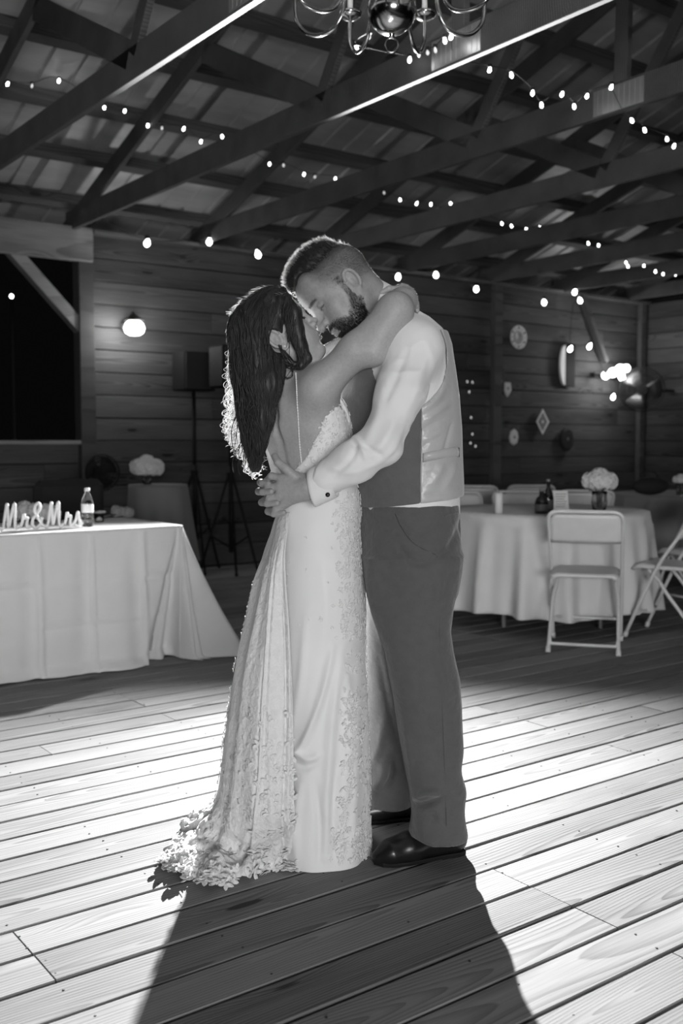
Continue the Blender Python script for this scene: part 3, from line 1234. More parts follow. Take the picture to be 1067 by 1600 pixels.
# ---- flowers
def flower_head(c, r, n, mb, rnd, size):
    for k in range(n):
        z = 1 - 2 * (k + .5) / n
        a = k * 2.39996
        q = math.sqrt(max(0, 1 - z * z))
        d = Vector((q * math.cos(a), q * math.sin(a), z))
        if z < -.75:
            continue
        o = Vector(c) + d * r * rnd.uniform(.86, 1.05)
        t1 = d.orthogonal().normalized(); t2 = d.cross(t1)
        ph = rnd.uniform(0, 6)
        for j in range(4):
            b = ph + j * math.pi / 2
            e1 = t1 * math.cos(b) + t2 * math.sin(b); e2 = t1 * -math.sin(b) + t2 * math.cos(b)
            mb.add([o, o + e1 * size * .6 + e2 * size * .45 + d * size * .25, o + e1 * size * 1.1 + d * size * .15, o + e1 * size * .6 - e2 * size * .45 + d * size * .25], [(0, 1, 2, 3)])
def flowers_in_vase(name, p, label, hv=.17, rv=.045, rh=.085, top=.25):
    r = empty(name, p, 0, label=label, cat='flowers')
    rnd = random.Random(5)
    prof = [(0, .002), (rv * .8, .002), (rv * .85, .01), (rv, hv * .5), (rv * .9, hv * .8), (rv * .98, hv), (rv * .92, hv), (rv * .84, hv * .8), (rv * .93, hv * .5), (rv * .78, .014), (0, .014)]
    MB().lathe(prof, 24).build('vase', M_GLASS, r, world=False, smooth=True)
    st_ = MB()
    mb = MB(); lf = MB()
    core = MB()
    cs = [(0, 0, top)] + [(rh * .55 * math.cos(a), rh * .55 * math.sin(a), top - rh * .25 + .02 * math.sin(3 * a)) for a in np.linspace(0, 2 * math.pi, 7)[:-1]]
    for c in cs:
        flower_head(c, rh * .52, 46, mb, rnd, rh * .2)
        core.ball(c, rh * .44, 10, 7)
        st_.tube(smoothpath([(c[0] * .2, c[1] * .2, .02), (c[0] * .4, c[1] * .4, hv), c], 4), .0025, 5)
    fl_ = mb.build('petals', M_PETAL, r, world=False)
    core.build('bloom', M_PETAL, r, world=False, smooth=True)
    st_.build('stems', M_LEAF, r, world=False)
    for k in range(7):
        a = k * .9 + .2
        o = Vector((rh * .5 * math.cos(a), rh * .5 * math.sin(a), top - rh * .75))
        e = Vector((math.cos(a), math.sin(a), -.15)); s_ = Vector((-math.sin(a), math.cos(a), 0))
        MB().add([o, o + e * .03 + s_ * .018, o + e * .06, o + e * .03 - s_ * .018], [(0, 1, 2, 3)]).build('leaf', M_LEAF, r, world=False)
    return r
def bouquet(p, rz, label, s_=1.0, petals=None):
    r = empty('bouquet', p, rz, label=label, cat='flowers')
    rnd = random.Random(8)
    mb, core = MB(), MB()
    for c in ((0, 0, .05), (.06, .01, .045), (-.06, .0, .048), (.03, -.03, .042), (-.03, .03, .06), (.1, .01, .035)):
        c = tuple(q * s_ for q in c)
        flower_head(c, .036 * s_, 40, mb, rnd, .016 * s_); core.ball(c, .03 * s_, 10, 7)
    mb.build('petals', petals or M_PETAL, r, world=False); core.build('bloom', petals or M_PETAL, r, world=False, smooth=True)
    stm = MB()
    for k in range(7):
        stm.tube([(-.02, .005 * (k - 3), .03), (-.22 * s_, .008 * (k - 3), .012)], .003, 5)
    stm.build('stems', M_LEAF, r, world=False)
    return r
p = onB(52, 812, 5.52); bouquet((p.x, p.y, TZ + .014), ROT, 'white flower bouquet lying on the table behind the sign', 1.15, plain('ivory_petals', .5, .8))
p = onB(190, 815, 5.55); bouquet((p.x, p.y, TZ + .01), ROT + .4, 'small dim grey bouquet lying near the right end of the long table', .75, plain('dusky_petals', .22, .8))
p = onB(155, 818, 5.45)
r = empty('candle_holder', (p.x, p.y, TZ), 0, label='small glass candle cup just right of the water bottle', cat='candle')
MB().lathe([(0, .002), (.026, .002), (.03, .05), (.032, .062), (.029, .062), (.026, .008), (0, .008)], 18).build('cup', M_GLASS, r, world=False, smooth=True)
MB().lathe([(0, .009), (.024, .009), (.026, .035), (0, .035)], 16).build('wax', M_WAX, r, world=False, smooth=True)
MB().lathe([(.034, .052), (.038, .054), (.038, .062), (.033, .064)], 18).build('rim', M_STEEL, r, world=False, smooth=True)

# ---- behind the long table
pt = AB(onB(247, 757, 7.55)); p = BW(pt.x, pt.y, 0); tz = pt.z
r = empty('pedestal_table', p, ROT, label='small round stand behind the long table carrying the vase of flowers', cat='table')
MB().lathe([(0, tz - .02), (.23, tz - .02), (.23, tz - .004), (0, tz - .004)], 28).build('tabletop', M_TOP, r, world=False)
MB().tube([(0, 0, .03), (0, 0, tz - .02)], .03, 10).build('pole', M_STEEL, r, world=False)
MB().lathe([(0, 0), (.2, 0), (.2, .02), (.04, .035), (0, .035)], 24).build('base', M_STEEL, r, world=False)
P = []
for i in range(26):
    t = i / 25
    P.append([tuple(p + Vector((math.cos(a) * (.235 + t * (.03 + .022 * math.sin(9 * a + 1) + .05 * max(0, math.cos(a + .3)))), math.sin(a) * (.235 + t * (.03 + .022 * math.sin(9 * a + 1))), tz - .62 * t))) for a in np.linspace(0, 2 * math.pi, 120)])
cap_ = [[tuple(p + Vector((math.cos(a) * q, math.sin(a) * q, tz))) for a in np.linspace(0, 2 * math.pi, 60)] for q in (0.0, .1, .2, .236)]
cl2 = empty('tablecloth', p, 0, label='dim grey cloth pleated round the small stand with the flowers', cat='tablecloth')
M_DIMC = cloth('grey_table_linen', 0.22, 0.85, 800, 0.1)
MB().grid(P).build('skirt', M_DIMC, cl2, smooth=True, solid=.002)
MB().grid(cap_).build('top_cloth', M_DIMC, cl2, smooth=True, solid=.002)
q = AB(onB(230, 757, 7.5)); q = BW(q.x, q.y, 0)
flowers_in_vase('vase_of_flowers', (q.x, q.y, tz + .002), 'round bunch of pale hydrangeas in a glass on the small draped stand', .11, .04, .125, .17)

# black pedestal fan and a dark chair in the gloom behind the long table
pf = AB(onB(155, 738, 7.2)); p = BW(pf.x, pf.y, 0)
r = empty('pedestal_fan', p, ROT, label='black round pedestal fan in the gloom behind the long table', cat='fan')
MB().lathe([(0, 0), (.19, 0), (.19, .015), (.05, .04), (0, .04)], 24).build('base', M_BLACK, r, world=False)
MB().tube([(0, .06, .03), (0, .06, pf.z)], .016, 8).build('pole', M_BLACK, r, world=False)
MB().tube([(0, -.02, pf.z), (0, .09, pf.z)], .05, 14).build('motor', M_BLACK, r, world=False)
cg = MB()
for k in range(6):
    rr = .135 * math.cos(k * .26); yy = -.06 - .05 * math.sin(k * .26)
    cg.tube([(rr * math.cos(t), yy, pf.z + rr * math.sin(t)) for t in np.linspace(0, 2 * math.pi, 29)[:-1]], .003, 5, closed=True)
for k in range(24):
    a = k * math.pi / 12
    cg.tube([(.135 * math.cos(.26 * j) * math.cos(a), -.06 - .05 * math.sin(.26 * j), pf.z + .135 * math.cos(.26 * j) * math.sin(a)) for j in range(7)], .002, 4)
cg.build('cage', M_BLACK, r, world=False)
for k in range(3):
    a0 = k * 2 * math.pi / 3
    P = [[(q_ * math.cos(a0 + d), -.045 + .02 * d, pf.z + q_ * math.sin(a0 + d)) for d in np.linspace(0, 1.5, 7)] for q_ in (.03, .08, .122)]
    MB().grid(P).build('blade', M_BLACK, r, world=False, smooth=True, solid=.003)
pc = AB(onB(130, 800, 6.55)); p = BW(pc.x, pc.y, 0)
r = empty('armchair', p, ROT + math.pi, label='dark padded chair behind the long table in front of the fan', cat='chair')
MB().box((-.26, -.25, .30), (.26, .25, .45), .04).build('seat', M_DFAB, r, world=False, smooth=False)
MB().box((-.25, -.30, .42), (.25, -.19, .93), .045).build('backrest', M_DFAB, r, world=False)
for sx in (-.22, .22):
    for sy in (-.2, .2):
        MB().tube([(sx, sy, 0), (sx, sy, .31)], .018, 8).build('leg', M_BLACK, r, world=False)

# ---- loudspeakers on tripod stands by the wall
def speaker(pxc, y0, y1, b, wpx, label, slabel, foot):
    c = AB(onB(pxc, (y0 + y1) / 2, b)); t0 = AB(onB(pxc, y0, b)); t1 = AB(onB(pxc, y1, b))
    e0 = AB(onB(pxc - wpx / 2, 600, b)); e1 = AB(onB(pxc + wpx / 2, 600, b))
    w, h = (e1.x - e0.x), t0.z - t1.z
    base = BW(c.x, b, 0)
    r = empty('loudspeaker', BW(c.x, b, t1.z), ROT, label=label, cat='speaker')
    bx = MB().box((-w / 2, -.11, 0), (w / 2, .13, h), .012)
    bx.build('cabinet', M_BLACK, r, world=False)
    gr_ = MB()
    gr_.box((-w / 2 + .012, -.118, .012), (w / 2 - .012, -.108, h - .012), .004)
    gr_.build('grille', plain('speaker_grille', .02, .7, bump=(300, .6, .002)), r, world=False)
    s_ = empty('speaker_stand', base, ROT, label=slabel, cat='stand')
    hz_ = t1.z
    MB().tube([(0, .02, .62), (0, .02, hz_ - .001)], .0165, 10).build('pole', M_BLACK, s_, world=False, smooth=True)
    MB().tube([(0, .02, .25), (0, .02, .98)], .021, 10).build('sleeve', M_BLACK, s_, world=False, smooth=True)
    MB().tube([(0, .02, .86), (0, .02, .93)], .034, 10).build('collar', M_BLACK, s_, world=False)
    for k in range(3):
        a = foot + k * 2 * math.pi / 3
        d = Vector((math.cos(a), math.sin(a), 0))
        l = MB().tube([d * .03 + Vector((0, .02, .88)), d * .31 + Vector((0, .02, .02))], .0115, 8).build('leg', M_BLACK, s_, world=False)
        MB().tube([Vector((0, .02, .30)) + d * .02, d * .185 + Vector((0, .02, .398))], .008, 6).build('brace', M_BLACK, s_, world=False)
        MB().ball(d * .315 + Vector((0, .02, .017)), .017, 8, 6).build('rubber_foot', M_BLACK, l, world=False)
    return r
speaker(304, 551, 611, 8.25, 49, 'black loudspeaker on a pole, left of the pair against the boards', 'slim black stand under the left loudspeaker', .3)
speaker(361, 541, 606, 7.5, 46, 'black loudspeaker half hidden behind the curls of the bride', 'black tripod stand beside the long table, its legs spread wide', .9)

# ---- white folding chairs
def folding_chair(label, group=None):
    r = empty('folding_chair', (0, 0, 0), 0, label=label, cat='chair', group=group)
    R_ = .0115
    # frame: an arch over the back running down and forward to the front feet
    L_ = [(-.205, .235, .012), (-.207, .05, .43), (-.21, -.10, .66), (-.212, -.155, .755), (-.19, -.166, .788), (-.15, -.17, .797)]
    fr = smoothpath([Vector(q_) for q_ in L_], 5) + smoothpath([Vector((-q_[0], q_[1], q_[2])) for q_ in L_[::-1]], 5)
    MB().tube(fr, R_, 10).build('back_frame', M_TUBE, r, world=False, smooth=True)
    for sx in (-1, 1):
        g_ = smoothpath([(sx * .172, .11, .425), (sx * .176, .04, .35), (sx * .19, -.02, .27), (sx * .198, -.23, .012)], 6)
        lg = MB().tube(g_, R_, 10).build('rear_leg', M_TUBE, r, world=False, smooth=True)
        MB().tube([(sx * .198, -.222, .03), (sx * .199, -.236, .0)], .0155, 10).build('rubber_foot', M_CHAIR, lg, world=False, smooth=True)
        ft = MB().tube([(sx * .205, .226, .03), (sx * .205, .238, .0)], .0155, 10).build('front_foot', M_CHAIR, r, world=False, smooth=True)
    MB().tube(smoothpath([(-.194, -.185, .075), (-.185, -.20, .05), (-.15, -.203, .046), (.15, -.203, .046), (.185, -.20, .05), (.194, -.185, .075)], 5), .0095, 8).build('rear_crossbar', M_TUBE, r, world=False, smooth=True)
    MB().tube([(-.205, .178, .14), (.205, .178, .14)], .0085, 8).build('front_crossbar', M_TUBE, r, world=False, smooth=True)
    # seat
    P = []
    for i in range(13):
        y = -.20 + .40 * i / 12
        row = []
        for j in range(15):
            x_ = -1 + 2 * j / 14
            w = .195 * (1 - .10 * (abs(i / 12 - .35)) ** 1.5) * (1 if 0 < i < 12 else .92)
            row.append((x_ * w, y, .438 - .014 * (1 - x_ ** 4) * math.sin(math.pi * min(1, i / 10)) - (.018 if i == 12 else 0) - (.014 if j in (0, 14) else 0) - (.012 if i == 0 else 0)))
        P.append(row)
    MB().grid(P).build('seat', M_CHAIR, r, world=False, smooth=True, solid=.016, offset=1)
    # backrest
    P = []
    for i in range(9):
        z = .615 + .165 * i / 8
        yb = -.08 - (z - .62) * .46
        row = []
        for j in range(17):
            x_ = -1 + 2 * j / 16
            row.append((x_ * (.203 if i < 7 else (.198 if i == 7 else .178)), yb - .022 * (1 - x_ * x_) + (.006 if i == 0 else 0), z))
        P.append(row)
    MB().grid(P).build('backrest', M_CHAIR, r, world=False, smooth=True, solid=.014, offset=0)
    return r
def place(r, x, y, rz):
    r.location = (x, y, 0); r.rotation_euler = (0, 0, rz)
    return r
ch0 = folding_chair('white folding chair seen from behind at the near side of the white round table')
ra, rb_ = onZ(857, 1017, 0), onZ(966, 1023, 0)
rv_ = Vector((rb_.x - ra.x, rb_.y - ra.y, 0)).normalized()
fw_ = Vector((-rv_.y, rv_.x, 0))
mid = (ra + rb_) / 2 + fw_ * .23
rz0 = math.atan2(rv_.y, rv_.x)
k0 = (rb_ - ra).length / .396
ch0.scale = (k0, k0, 1.0)
mid -= fw_ * .04
place(ch0, mid.x, mid.y, rz0)
def chair_at(x, y, face, label, group=None):
    c = copy_tree(ch0)
    c.scale = (1, 1, 1)
    c['label'] = label
    if group:
        c['group'] = group
    f_ = Vector((face[0], face[1]))
    return place(c, x, y, math.atan2(f_.y, f_.x) - math.pi / 2)
rf = onZ(1060, 1004, 0)
f_ = Vector((-.82, .57, 0)); rt = Vector((f_.y, -f_.x, 0))
c_ = rf + f_ * .23 + rt * .198 + Vector((.12, -.07, 0))
chair_at(c_.x, c_.y, (f_.x, f_.y), 'white folding chair in side view at the right end of the round table')

# ---- round table with the white cloth
RTX, RTY, RTR = 1.37, 6.83, .665
rt_ = empty('round_table', (RTX, RTY, 0), 0, label='round folding table under the white cloth with bottles and flowers', cat='table')
MB().lathe([(0, TZ - .03), (RTR - .005, TZ - .03), (RTR - .005, TZ - .006), (0, TZ - .006)], 48).build('tabletop', M_TOP, rt_, world=False)
for a in (.7, 2.3, 3.9, 5.4):
    MB().tube([(.45 * math.cos(a), .45 * math.sin(a), 0), (.45 * math.cos(a), .45 * math.sin(a), TZ - .03)], .014, 8).build('leg', M_STEEL, rt_, world=False)
def round_cloth(cx, cy, R_, hem, label, mat, sd_, tz=TZ):
    o = empty('tablecloth', (cx, cy, 0), 0, label=label, cat='tablecloth')
    rnd = random.Random(sd_)
    folds = []
    a = rnd.uniform(0, .3)
    while a < 2 * math.pi:
        folds.append((a, rnd.uniform(.045, .10), rnd.uniform(.06, .11)))
        a += rnd.uniform(.24, .42)
    P = []
    ths = np.linspace(0, 2 * math.pi, 361)
    for i in range(33):
        t = i / 32
        row = []
        for th in ths:
            off = .004 + .02 * t
            for c, w, am in folds:
                d = (th - c + math.pi) % (2 * math.pi) - math.pi
                off += am * t ** .8 * math.exp(-(d / w) ** 2)
            off += .010 * t * math.sin(th * 23 + 2 * t)
            if t < .12:
                off -= .006
            z = tz - (tz - hem - .012 * math.sin(th * 5)) * t
            row.append((cx + (R_ + off) * math.cos(th), cy + (R_ + off) * math.sin(th), z))
        P.append(row)
    MB().grid(P).build('skirt', mat, o, smooth=True, solid=.002)
    P = [[(cx + q_ * math.cos(th), cy + q_ * math.sin(th), tz) for th in ths[::6]] for q_ in (0, R_ * .4, R_ * .8, R_)]
    MB().grid(P).build('top_cloth', mat, o, smooth=True, solid=.002)
    return o
round_cloth(RTX, RTY, RTR, .115, 'white cloth hanging in deep folds over the round table behind the front chair', M_CLOTHR, 4)
def on_round(px, Y):
    w = W(px, 800, Y)
    return (w.x, Y, TZ + .003)
flowers_in_vase('vase_of_flowers', on_round(936, 6.55), 'white hydrangeas in a glass vase on the round table', .135, .05, .105, .225)
# dark bottle
def bottle(p, label, h=.20, r0=.034):
    r = empty('bottle', p, 0, label=label, cat='bottle')
    MB().lathe([(0, .001), (r0, .001), (r0 * 1.03, .01), (r0 * 1.03, h * .45), (r0 * .8, h * .62), (r0 * .38, h * .74), (r0 * .34, h * .93)], 20).build('body', M_AMBER, r, world=False, smooth=True)
    MB().lathe([(r0 * .42, h * .92), (r0 * .42, h), (0, h)], 14).build('cap', M_STEEL, r, world=False, smooth=True)
    MB().lathe([(r0 * 1.04, h * .12), (r0 * 1.045, h * .13), (r0 * 1.045, h * .38), (r0 * 1.04, h * .39)], 20).build('label_band', plain('dark_label', .06, .7), r, world=False, smooth=True)
    return r
bottle(on_round(856, 6.5), 'tall dark glass bottle with metal cap on the round table', .215)
bottle(on_round(846, 6.42), 'squat dark jar-like bottle in front of the tall dark bottle', .155, .042)
p = on_round(876, 6.62)
r = empty('menu_card', p, .25, label='white folded card with faint print beside the dark bottles', cat='card')
MB().add([(-.06, 0, 0), (.06, 0, 0), (.055, .02, .135), (-.055, .02, .135), (-.06, .06, 0), (.06, .06, 0)], [(0, 1, 2, 3), (3, 2, 5, 4)]).build('sheet', M_CARD, r, world=False, solid=.001)
pm = MB()
for k in range(6):
    z = .03 + k * .016
    pm.box((-.035 + .004 * (k % 2), z * .148 - .0015, z), (.03 + .008 * (k % 3), z * .148 - .0007, z + .005))
pm.build('print', plain('grey_ink', .3, .8), r, world=False)
p = on_round(779, 6.45)
r = empty('pillar_candle', p, 0, label='white pillar candle at the left of the round table', cat='candle')
MB().lathe([(0, 0), (.026, 0), (.026, .125), (.022, .13), (0, .122)], 20).build('wax', M_WAX, r, world=False, smooth=True)
MB().tube([(0, 0, .12), (.002, 0, .138)], .0012, 5).build('wick', M_BLACK, r, world=False)

# chairs on the far side, only the tops of their backs in view
chair_at(W(722, 800, 7.75).x, 7.75, (.25, -1), 'pale folding chair back showing beyond the table just right of the groom')
chair_at(W(818, 800, 7.9).x, 7.9, (0, -1), 'pale folding chair back showing beyond the table behind the dark bottles')
chair_at(2.45, 7.0, (-1, -.45), 'pale folding chair at the far right end of the round table')
chair_at(W(738, 800, 9.2).x, 9.2, (.1, 1), 'dim folding chair further back, leftmost of the far row')
chair_at(W(822, 800, 9.3).x, 9.3, (-.1, 1), 'dim folding chair further back, above the pillar candle')
chair_at(W(912, 800, 8.35).x, 8.35, (.1, 1), 'dim folding chair further back, beside the vase on the round table')

# a second table in the gloom
r = empty('round_table', (3.05, 8.95, 0), 0, label='far round table in the gloom near the right wall', cat='table')
MB().lathe([(0, TZ - .03), (.7, TZ - .03), (.7, TZ - .006), (0, TZ - .006)], 40).build('tabletop', M_TOP, r, world=False)
for a in (.7, 2.3, 3.9, 5.4):
    MB().tube([(.45 * math.cos(a), .45 * math.sin(a), 0), (.45 * math.cos(a), .45 * math.sin(a), TZ - .03)], .014, 8).build('leg', M_STEEL, r, world=False)
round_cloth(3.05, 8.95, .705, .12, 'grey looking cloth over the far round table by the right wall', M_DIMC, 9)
p = W(1015, 800, 8.7)
r = empty('bag', (p.x, 8.7, TZ + .003), .3, label='dark slouched bag on the far table', cat='bag')
v_ = []
MB().ball((0, 0, .075), (.17, .10, .075), 20, 10).build('body', M_DFAB, r, world=False, smooth=True)
MB().tube(smoothpath([(-.09, 0, .13), (-.07, .02, .19), (.05, .02, .19), (.08, 0, .13)], 6), .007, 6).build('handle', M_DFAB, r, world=False, smooth=True)
p = W(1062, 800, 8.55)
flowers_in_vase('vase_of_flowers', (p.x, 8.55, TZ + .003), 'dim glass of flowers at the right edge of the picture on the far table', .10, .035, .06, .15)
# ================================================================== the couple
M_SKIN = skin_mat()
M_SHIRT = cloth('shirt_cotton', 0.78, 0.75, 1200, 0.12, 0.2, 16)
M_WOOL = cloth('grey_wool', 0.095, 0.85, 700, 0.3, 0.3, 40, vary=0.16)
M_WOOLD = cloth('grey_wool_edge', 0.06, 0.85, 700, 0.3, 0.3, 40)
M_VEST = cloth('grey_vest_wool', 0.115, 0.85, 700, 0.25, 0.3, 40, vary=0.16)
M_SATIN = satin('vest_back_satin', 0.45, 0.36)
M_SHOE = plain('black_leather', 0.01, 0.28, bump=(30, 0.15, 0.004))
M_DRESS = cloth('dress_satin', 0.83, 0.5, 900, 0.10, 0.3, 6, translucent=0.08)
M_LACE = cloth('dress_lace', 0.90, 0.8, 500, 0.5, 0.3, 60, translucent=0.12, vary=0.10)
M_HAIRD = hair_mat('dark_hair', 0.014, 0.55, 0.03)
M_HAIRL = hair_mat('rim_glow_hair', 0.05, 0.35, 0.88)  # pale and translucent, so hairs at the outline glow as a rim light
M_HAIRG = hair_mat('short_hair', 0.02, 0.5, 0.04)

def zof(py, Y):
    return W(533.5, py, Y).z

def rows_from(lst, Y0=None):
    """(py, left px, right px, centre Y, half depth) -> level slices"""
    out = []
    for py, xl, xr, Y, ry in lst:
        a, b = W(xl, py, Y), W(xr, py, Y)
        out.append((a.z, (a.x + b.x) / 2, Y, (b.x - a.x) / 2, ry))
    return out

# ---------------------------------------------------------------- groom
groom = empty('person', (0.17, 2.95, 0), 0,
              label='man in white shirt, grey waistcoat and grey trousers bending his head to the bride', cat='person')
GH_O, GH_R, GH_S = Wn(541, 460, 2.91), head_frame(-1, -48, 13, -3), 1.06
G = Vox((-0.30, 2.58, 0.93), (0.42, 3.36, 1.86), 0.003)
T_ROWS = rows_from([(495, 588, 672, 2.98, .085), (515, 565, 692, 2.98, .165), (540, 550, 701, 2.98, .195), (575, 540, 707, 2.98, .20), (620, 536, 712, 2.98, .195),
                    (670, 543, 716, 2.98, .185), (720, 553, 717, 2.98, .175), (760, 560, 718, 2.98, .17), (800, 563, 719, 2.98, .172), (830, 565, 720, 2.98, .175)])
G_SH, G_EL, G_WR = Wn(648, 543, 2.80), Wn(596, 692, 2.70), Wn(488, 761, 2.735)
G_SH2, G_EL2, G_WR2 = Wn(632, 530, 3.15), Wn(560, 680, 3.24), Wn(440, 752, 3.04)
LG = sculpt_head(G, GH_O, GH_R, GH_S, True)
G.cone(LG.p((-.028, 0, -.02)), Wn(604, 503, 2.97), .066, .074, .03)
G.cone(LG.p((.0, 0, -.055)), Wn(585, 515, 2.96), .048, .06, .03)
G.stack([(z, x, y, a - .012, b - .012) for z, x, y, a, b in T_ROWS], 0, .05)
G.cone(Wn(600, 497, 2.97), G_SH, .06, .062, .04)
G.cone(Wn(600, 497, 2.97), G_SH2, .06, .062, .04)
G.cone(G_SH, G_EL, .052, .042, .03).cone(G_EL, G_WR, .042, .029, .01)
G.cone(G_SH2, G_EL2, .052, .042, .03).cone(G_EL2, G_WR2, .042, .03, .01)
# his left hand, its back to us, spread on her back
def finger(v, pts, rs, k=.004):
    v.chain(pts, rs, k)
pw = Wn(478, 763, 2.738)
for kn, r in ((Wn(441, 748, 2.747), .013), (Wn(437, 760, 2.742), .0135), (Wn(438, 774, 2.743), .0135), (Wn(446, 787, 2.75), .012)):
    G.cone(pw, kn, .026, r, .016)
G.cone(Wn(480, 752, 2.745), Wn(452, 742, 2.748), .017, .014, .012)
finger(G, [Wn(462, 746, 2.738), Wn(446, 732, 2.733), Wn(434, 722, 2.737), Wn(429, 713, 2.75)], [.0145, .0115, .0105, .0088])
for a in (([441, 748, 2.747], [424, 744, 2.757], [416, 752, 2.785], [424, 758, 2.81]),
          ([437, 760, 2.742], [419, 762, 2.752], [411, 767, 2.785], [420, 770, 2.815]),
          ([438, 774, 2.743], [421, 779, 2.752], [413, 782, 2.785], [422, 784, 2.81]),
          ([446, 787, 2.75], [431, 795, 2.756], [425, 797, 2.78], [432, 799, 2.80])):
    finger(G, [Wn(*q) for q in a], [.0118, .0102, .0094, .0085])
# finger tips of his right hand laced over it from behind
rp = Wn(425, 768, 2.84)
G.cone(G_WR2, rp, .028, .026, .02)
for a in (([418, 757, 2.83], [407, 754, 2.80], [410, 755, 2.768], [419, 756, 2.752]),
          ([418, 768, 2.83], [404, 768, 2.79], [410, 769, 2.752], [424, 768, 2.731]),
          ([420, 780, 2.83], [409, 785, 2.79], [417, 787, 2.752], [433, 786, 2.733]),
          ([426, 790, 2.83], [419, 799, 2.79], [428, 803, 2.758], [443, 801, 2.745])):
    finger(G, [Wn(*q) for q in a], [.0105, .0100, .0092, .0082], .003)
GV, GQ = G.mesh(1)
def local_of(V, O, R, s):
    return (V - O) @ R / s
def sstep(a, b, x):
    t = np.clip((x - a) / (b - a), 0, 1)
    return t * t * (3 - 2 * t)
ql = local_of(GV, GH_O, GH_R, GH_S)
tone = np.full(len(GV), 0.33)
tone *= 1 + 0.05 * noise3(GV, 40, 2)
hx, hy, hz = ql[:, 0], np.abs(ql[:, 1]), ql[:, 2]
head = (np.linalg.norm(ql - np.array([0, 0, .01]), axis=1) < .17)
ear = (hy > .0762) & (hx < .010) & (hx > -.036) & (np.abs(hz) < .038)
# hairline: front edge at the brow top, sides shaved short, fading downwards
nz1 = noise3(ql, 120, 3) * .004
side = sstep(.0, .06, hz + nz1 - .25 * np.maximum(hx - .02, 0)) * sstep(.068, .036, hx + nz1)
back = sstep(-.045, .02, hz + nz1) * (hx < -.03)
cap = np.clip(np.maximum(side, back), 0, 1) * head * (~ear)
top = head * sstep(.070, .095, hz + nz1 - .028 * sstep(.02, .065, hx)) * sstep(.10, .085, hx)
tone *= 1 - .55 * cap
tone *= 1 - .6 * np.clip(top, 0, 1)
zc = np.interp(hx, [.0, .018, .035, .058, .075, .09, .11], [.02, -.012, -.034, -.048, -.040, -.026, -.024])
beard = head * (~ear) * sstep(.006, -.008, hz - zc + nz1 * .8) * sstep(.002, .012, hx - .45 * np.maximum(-.05 - hz, 0) + nz1 * .5) * (hz > -.125)
burn = head * (~ear) * sstep(.0, .006, hx + nz1) * sstep(.026, .016, hx + nz1 - .2 * np.maximum(-hz, 0)) * (hz < .04) * (hz > -.05) * .7
lip = (np.abs(hz + .047) < .010) * (hx > .088) * (hy < .022)
bmask = np.clip(np.maximum(beard, burn), 0, 1) * (1 - lip)
tone *= 1 - .55 * bmask
tone *= np.where(lip & head, .75, 1)
brow = head * sstep(.0062, .0022, np.abs(hz - .0435 + .25 * np.maximum(hy - .04, 0)) + .05 * np.abs(hy - .03)) * sstep(.010, .016, hy) * sstep(.056, .046, hy) * (hx > .06)
tone *= 1 - .6 * brow
lash = head * (np.abs(hz - .0175) < .0022) * (np.abs(hy - .033) < .0155) * (hx > .065)
tone *= 1 - .7 * lash
GN = normals(GV, GQ)
body = mesh_obj('body', GV, GQ, M_SKIN, groom, tone)

# hair: a sculpted crop on top, then single hairs over it
HC = Vox(GH_O - .2, GH_O + .2, .003)
LH = Local(HC, GH_O, GH_R, GH_S)
LH.ell((-.004, 0, .066), (.094, .066, .084), 0)
LH.ell((.046, 0, .120), (.046, .047, .026), .03)
LH.ell((.036, 0, .076), (.0545, .063, .053), .02)
LH.ell((.028, 0, .056), (.066, .069, .065), .02)
LH.ell((.0, 0, .124), (.070, .05, .032), .03)
def cut(L, n, d, big=.25):                           # keep only n.x > d
    n = np.array(n, float); n /= np.linalg.norm(n)
    c = n * (d - big)
    L.ell(c, (big, big, big), 0.0, 's')
HCut = HC.f
X = HC.lo[0] + HC.h * np.arange(HC.n[0]); Yv = HC.lo[1] + HC.h * np.arange(HC.n[1]); Zv = HC.lo[2] + HC.h * np.arange(HC.n[2])
gr = np.stack(np.meshgrid(X, Yv, Zv, indexing='ij'), -1)
lq = (gr - GH_O) @ GH_R / GH_S
lim = .084 - .36 * np.clip(-lq[..., 0], 0, .1) + .024 * sstep(.02, .065, lq[..., 0]) + .010 * sstep(.02, .045, np.abs(lq[..., 1])) * sstep(.03, .06, lq[..., 0])
HC.f = np.maximum(HC.f, ((lim - lq[..., 2]) * GH_S).astype(f32))
hv, hq = HC.mesh(2)
hv = hv + normals(hv, hq) * (noise3(hv, 90, 5) * .0022)[:, None]
hairo = mesh_obj('hair', hv, hq, M_HAIRG, groom)
hn = normals(hv, hq)
rng = np.random.default_rng(3)
lh = local_of(hv, GH_O, GH_R, GH_S)
dens = np.nonzero((hn @ GH_R[:, 2] > -.1))[0]
pick = rng.choice(dens, 5200)
dd = hn[pick] * .45 + GH_R[:, 0] * .35 + GH_R[:, 2] * .55
def toward(P_, N_):                                    # how far a surface turns to the camera, to pick rim hairs
    v_ = np.array(CAMP) - P_
    return (N_ * v_).sum(1) / np.linalg.norm(v_, axis=1)
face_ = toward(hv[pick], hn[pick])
for nm_, m_, mt_ in (('hair_strands', face_ >= .38, M_HAIRG), ('backlit_hair_strands', face_ < .38, M_HAIRL)):  # hairs turned from the camera get the paler material, for a bright rim
    sv, sq = strands((hv[pick] - hn[pick] * .003)[m_], dd[m_], .016, .0005 if mt_ is M_HAIRG else .0007, seed=4)
    mesh_obj(nm_, sv, sq, mt_, hairo)['kind'] = 'stuff'
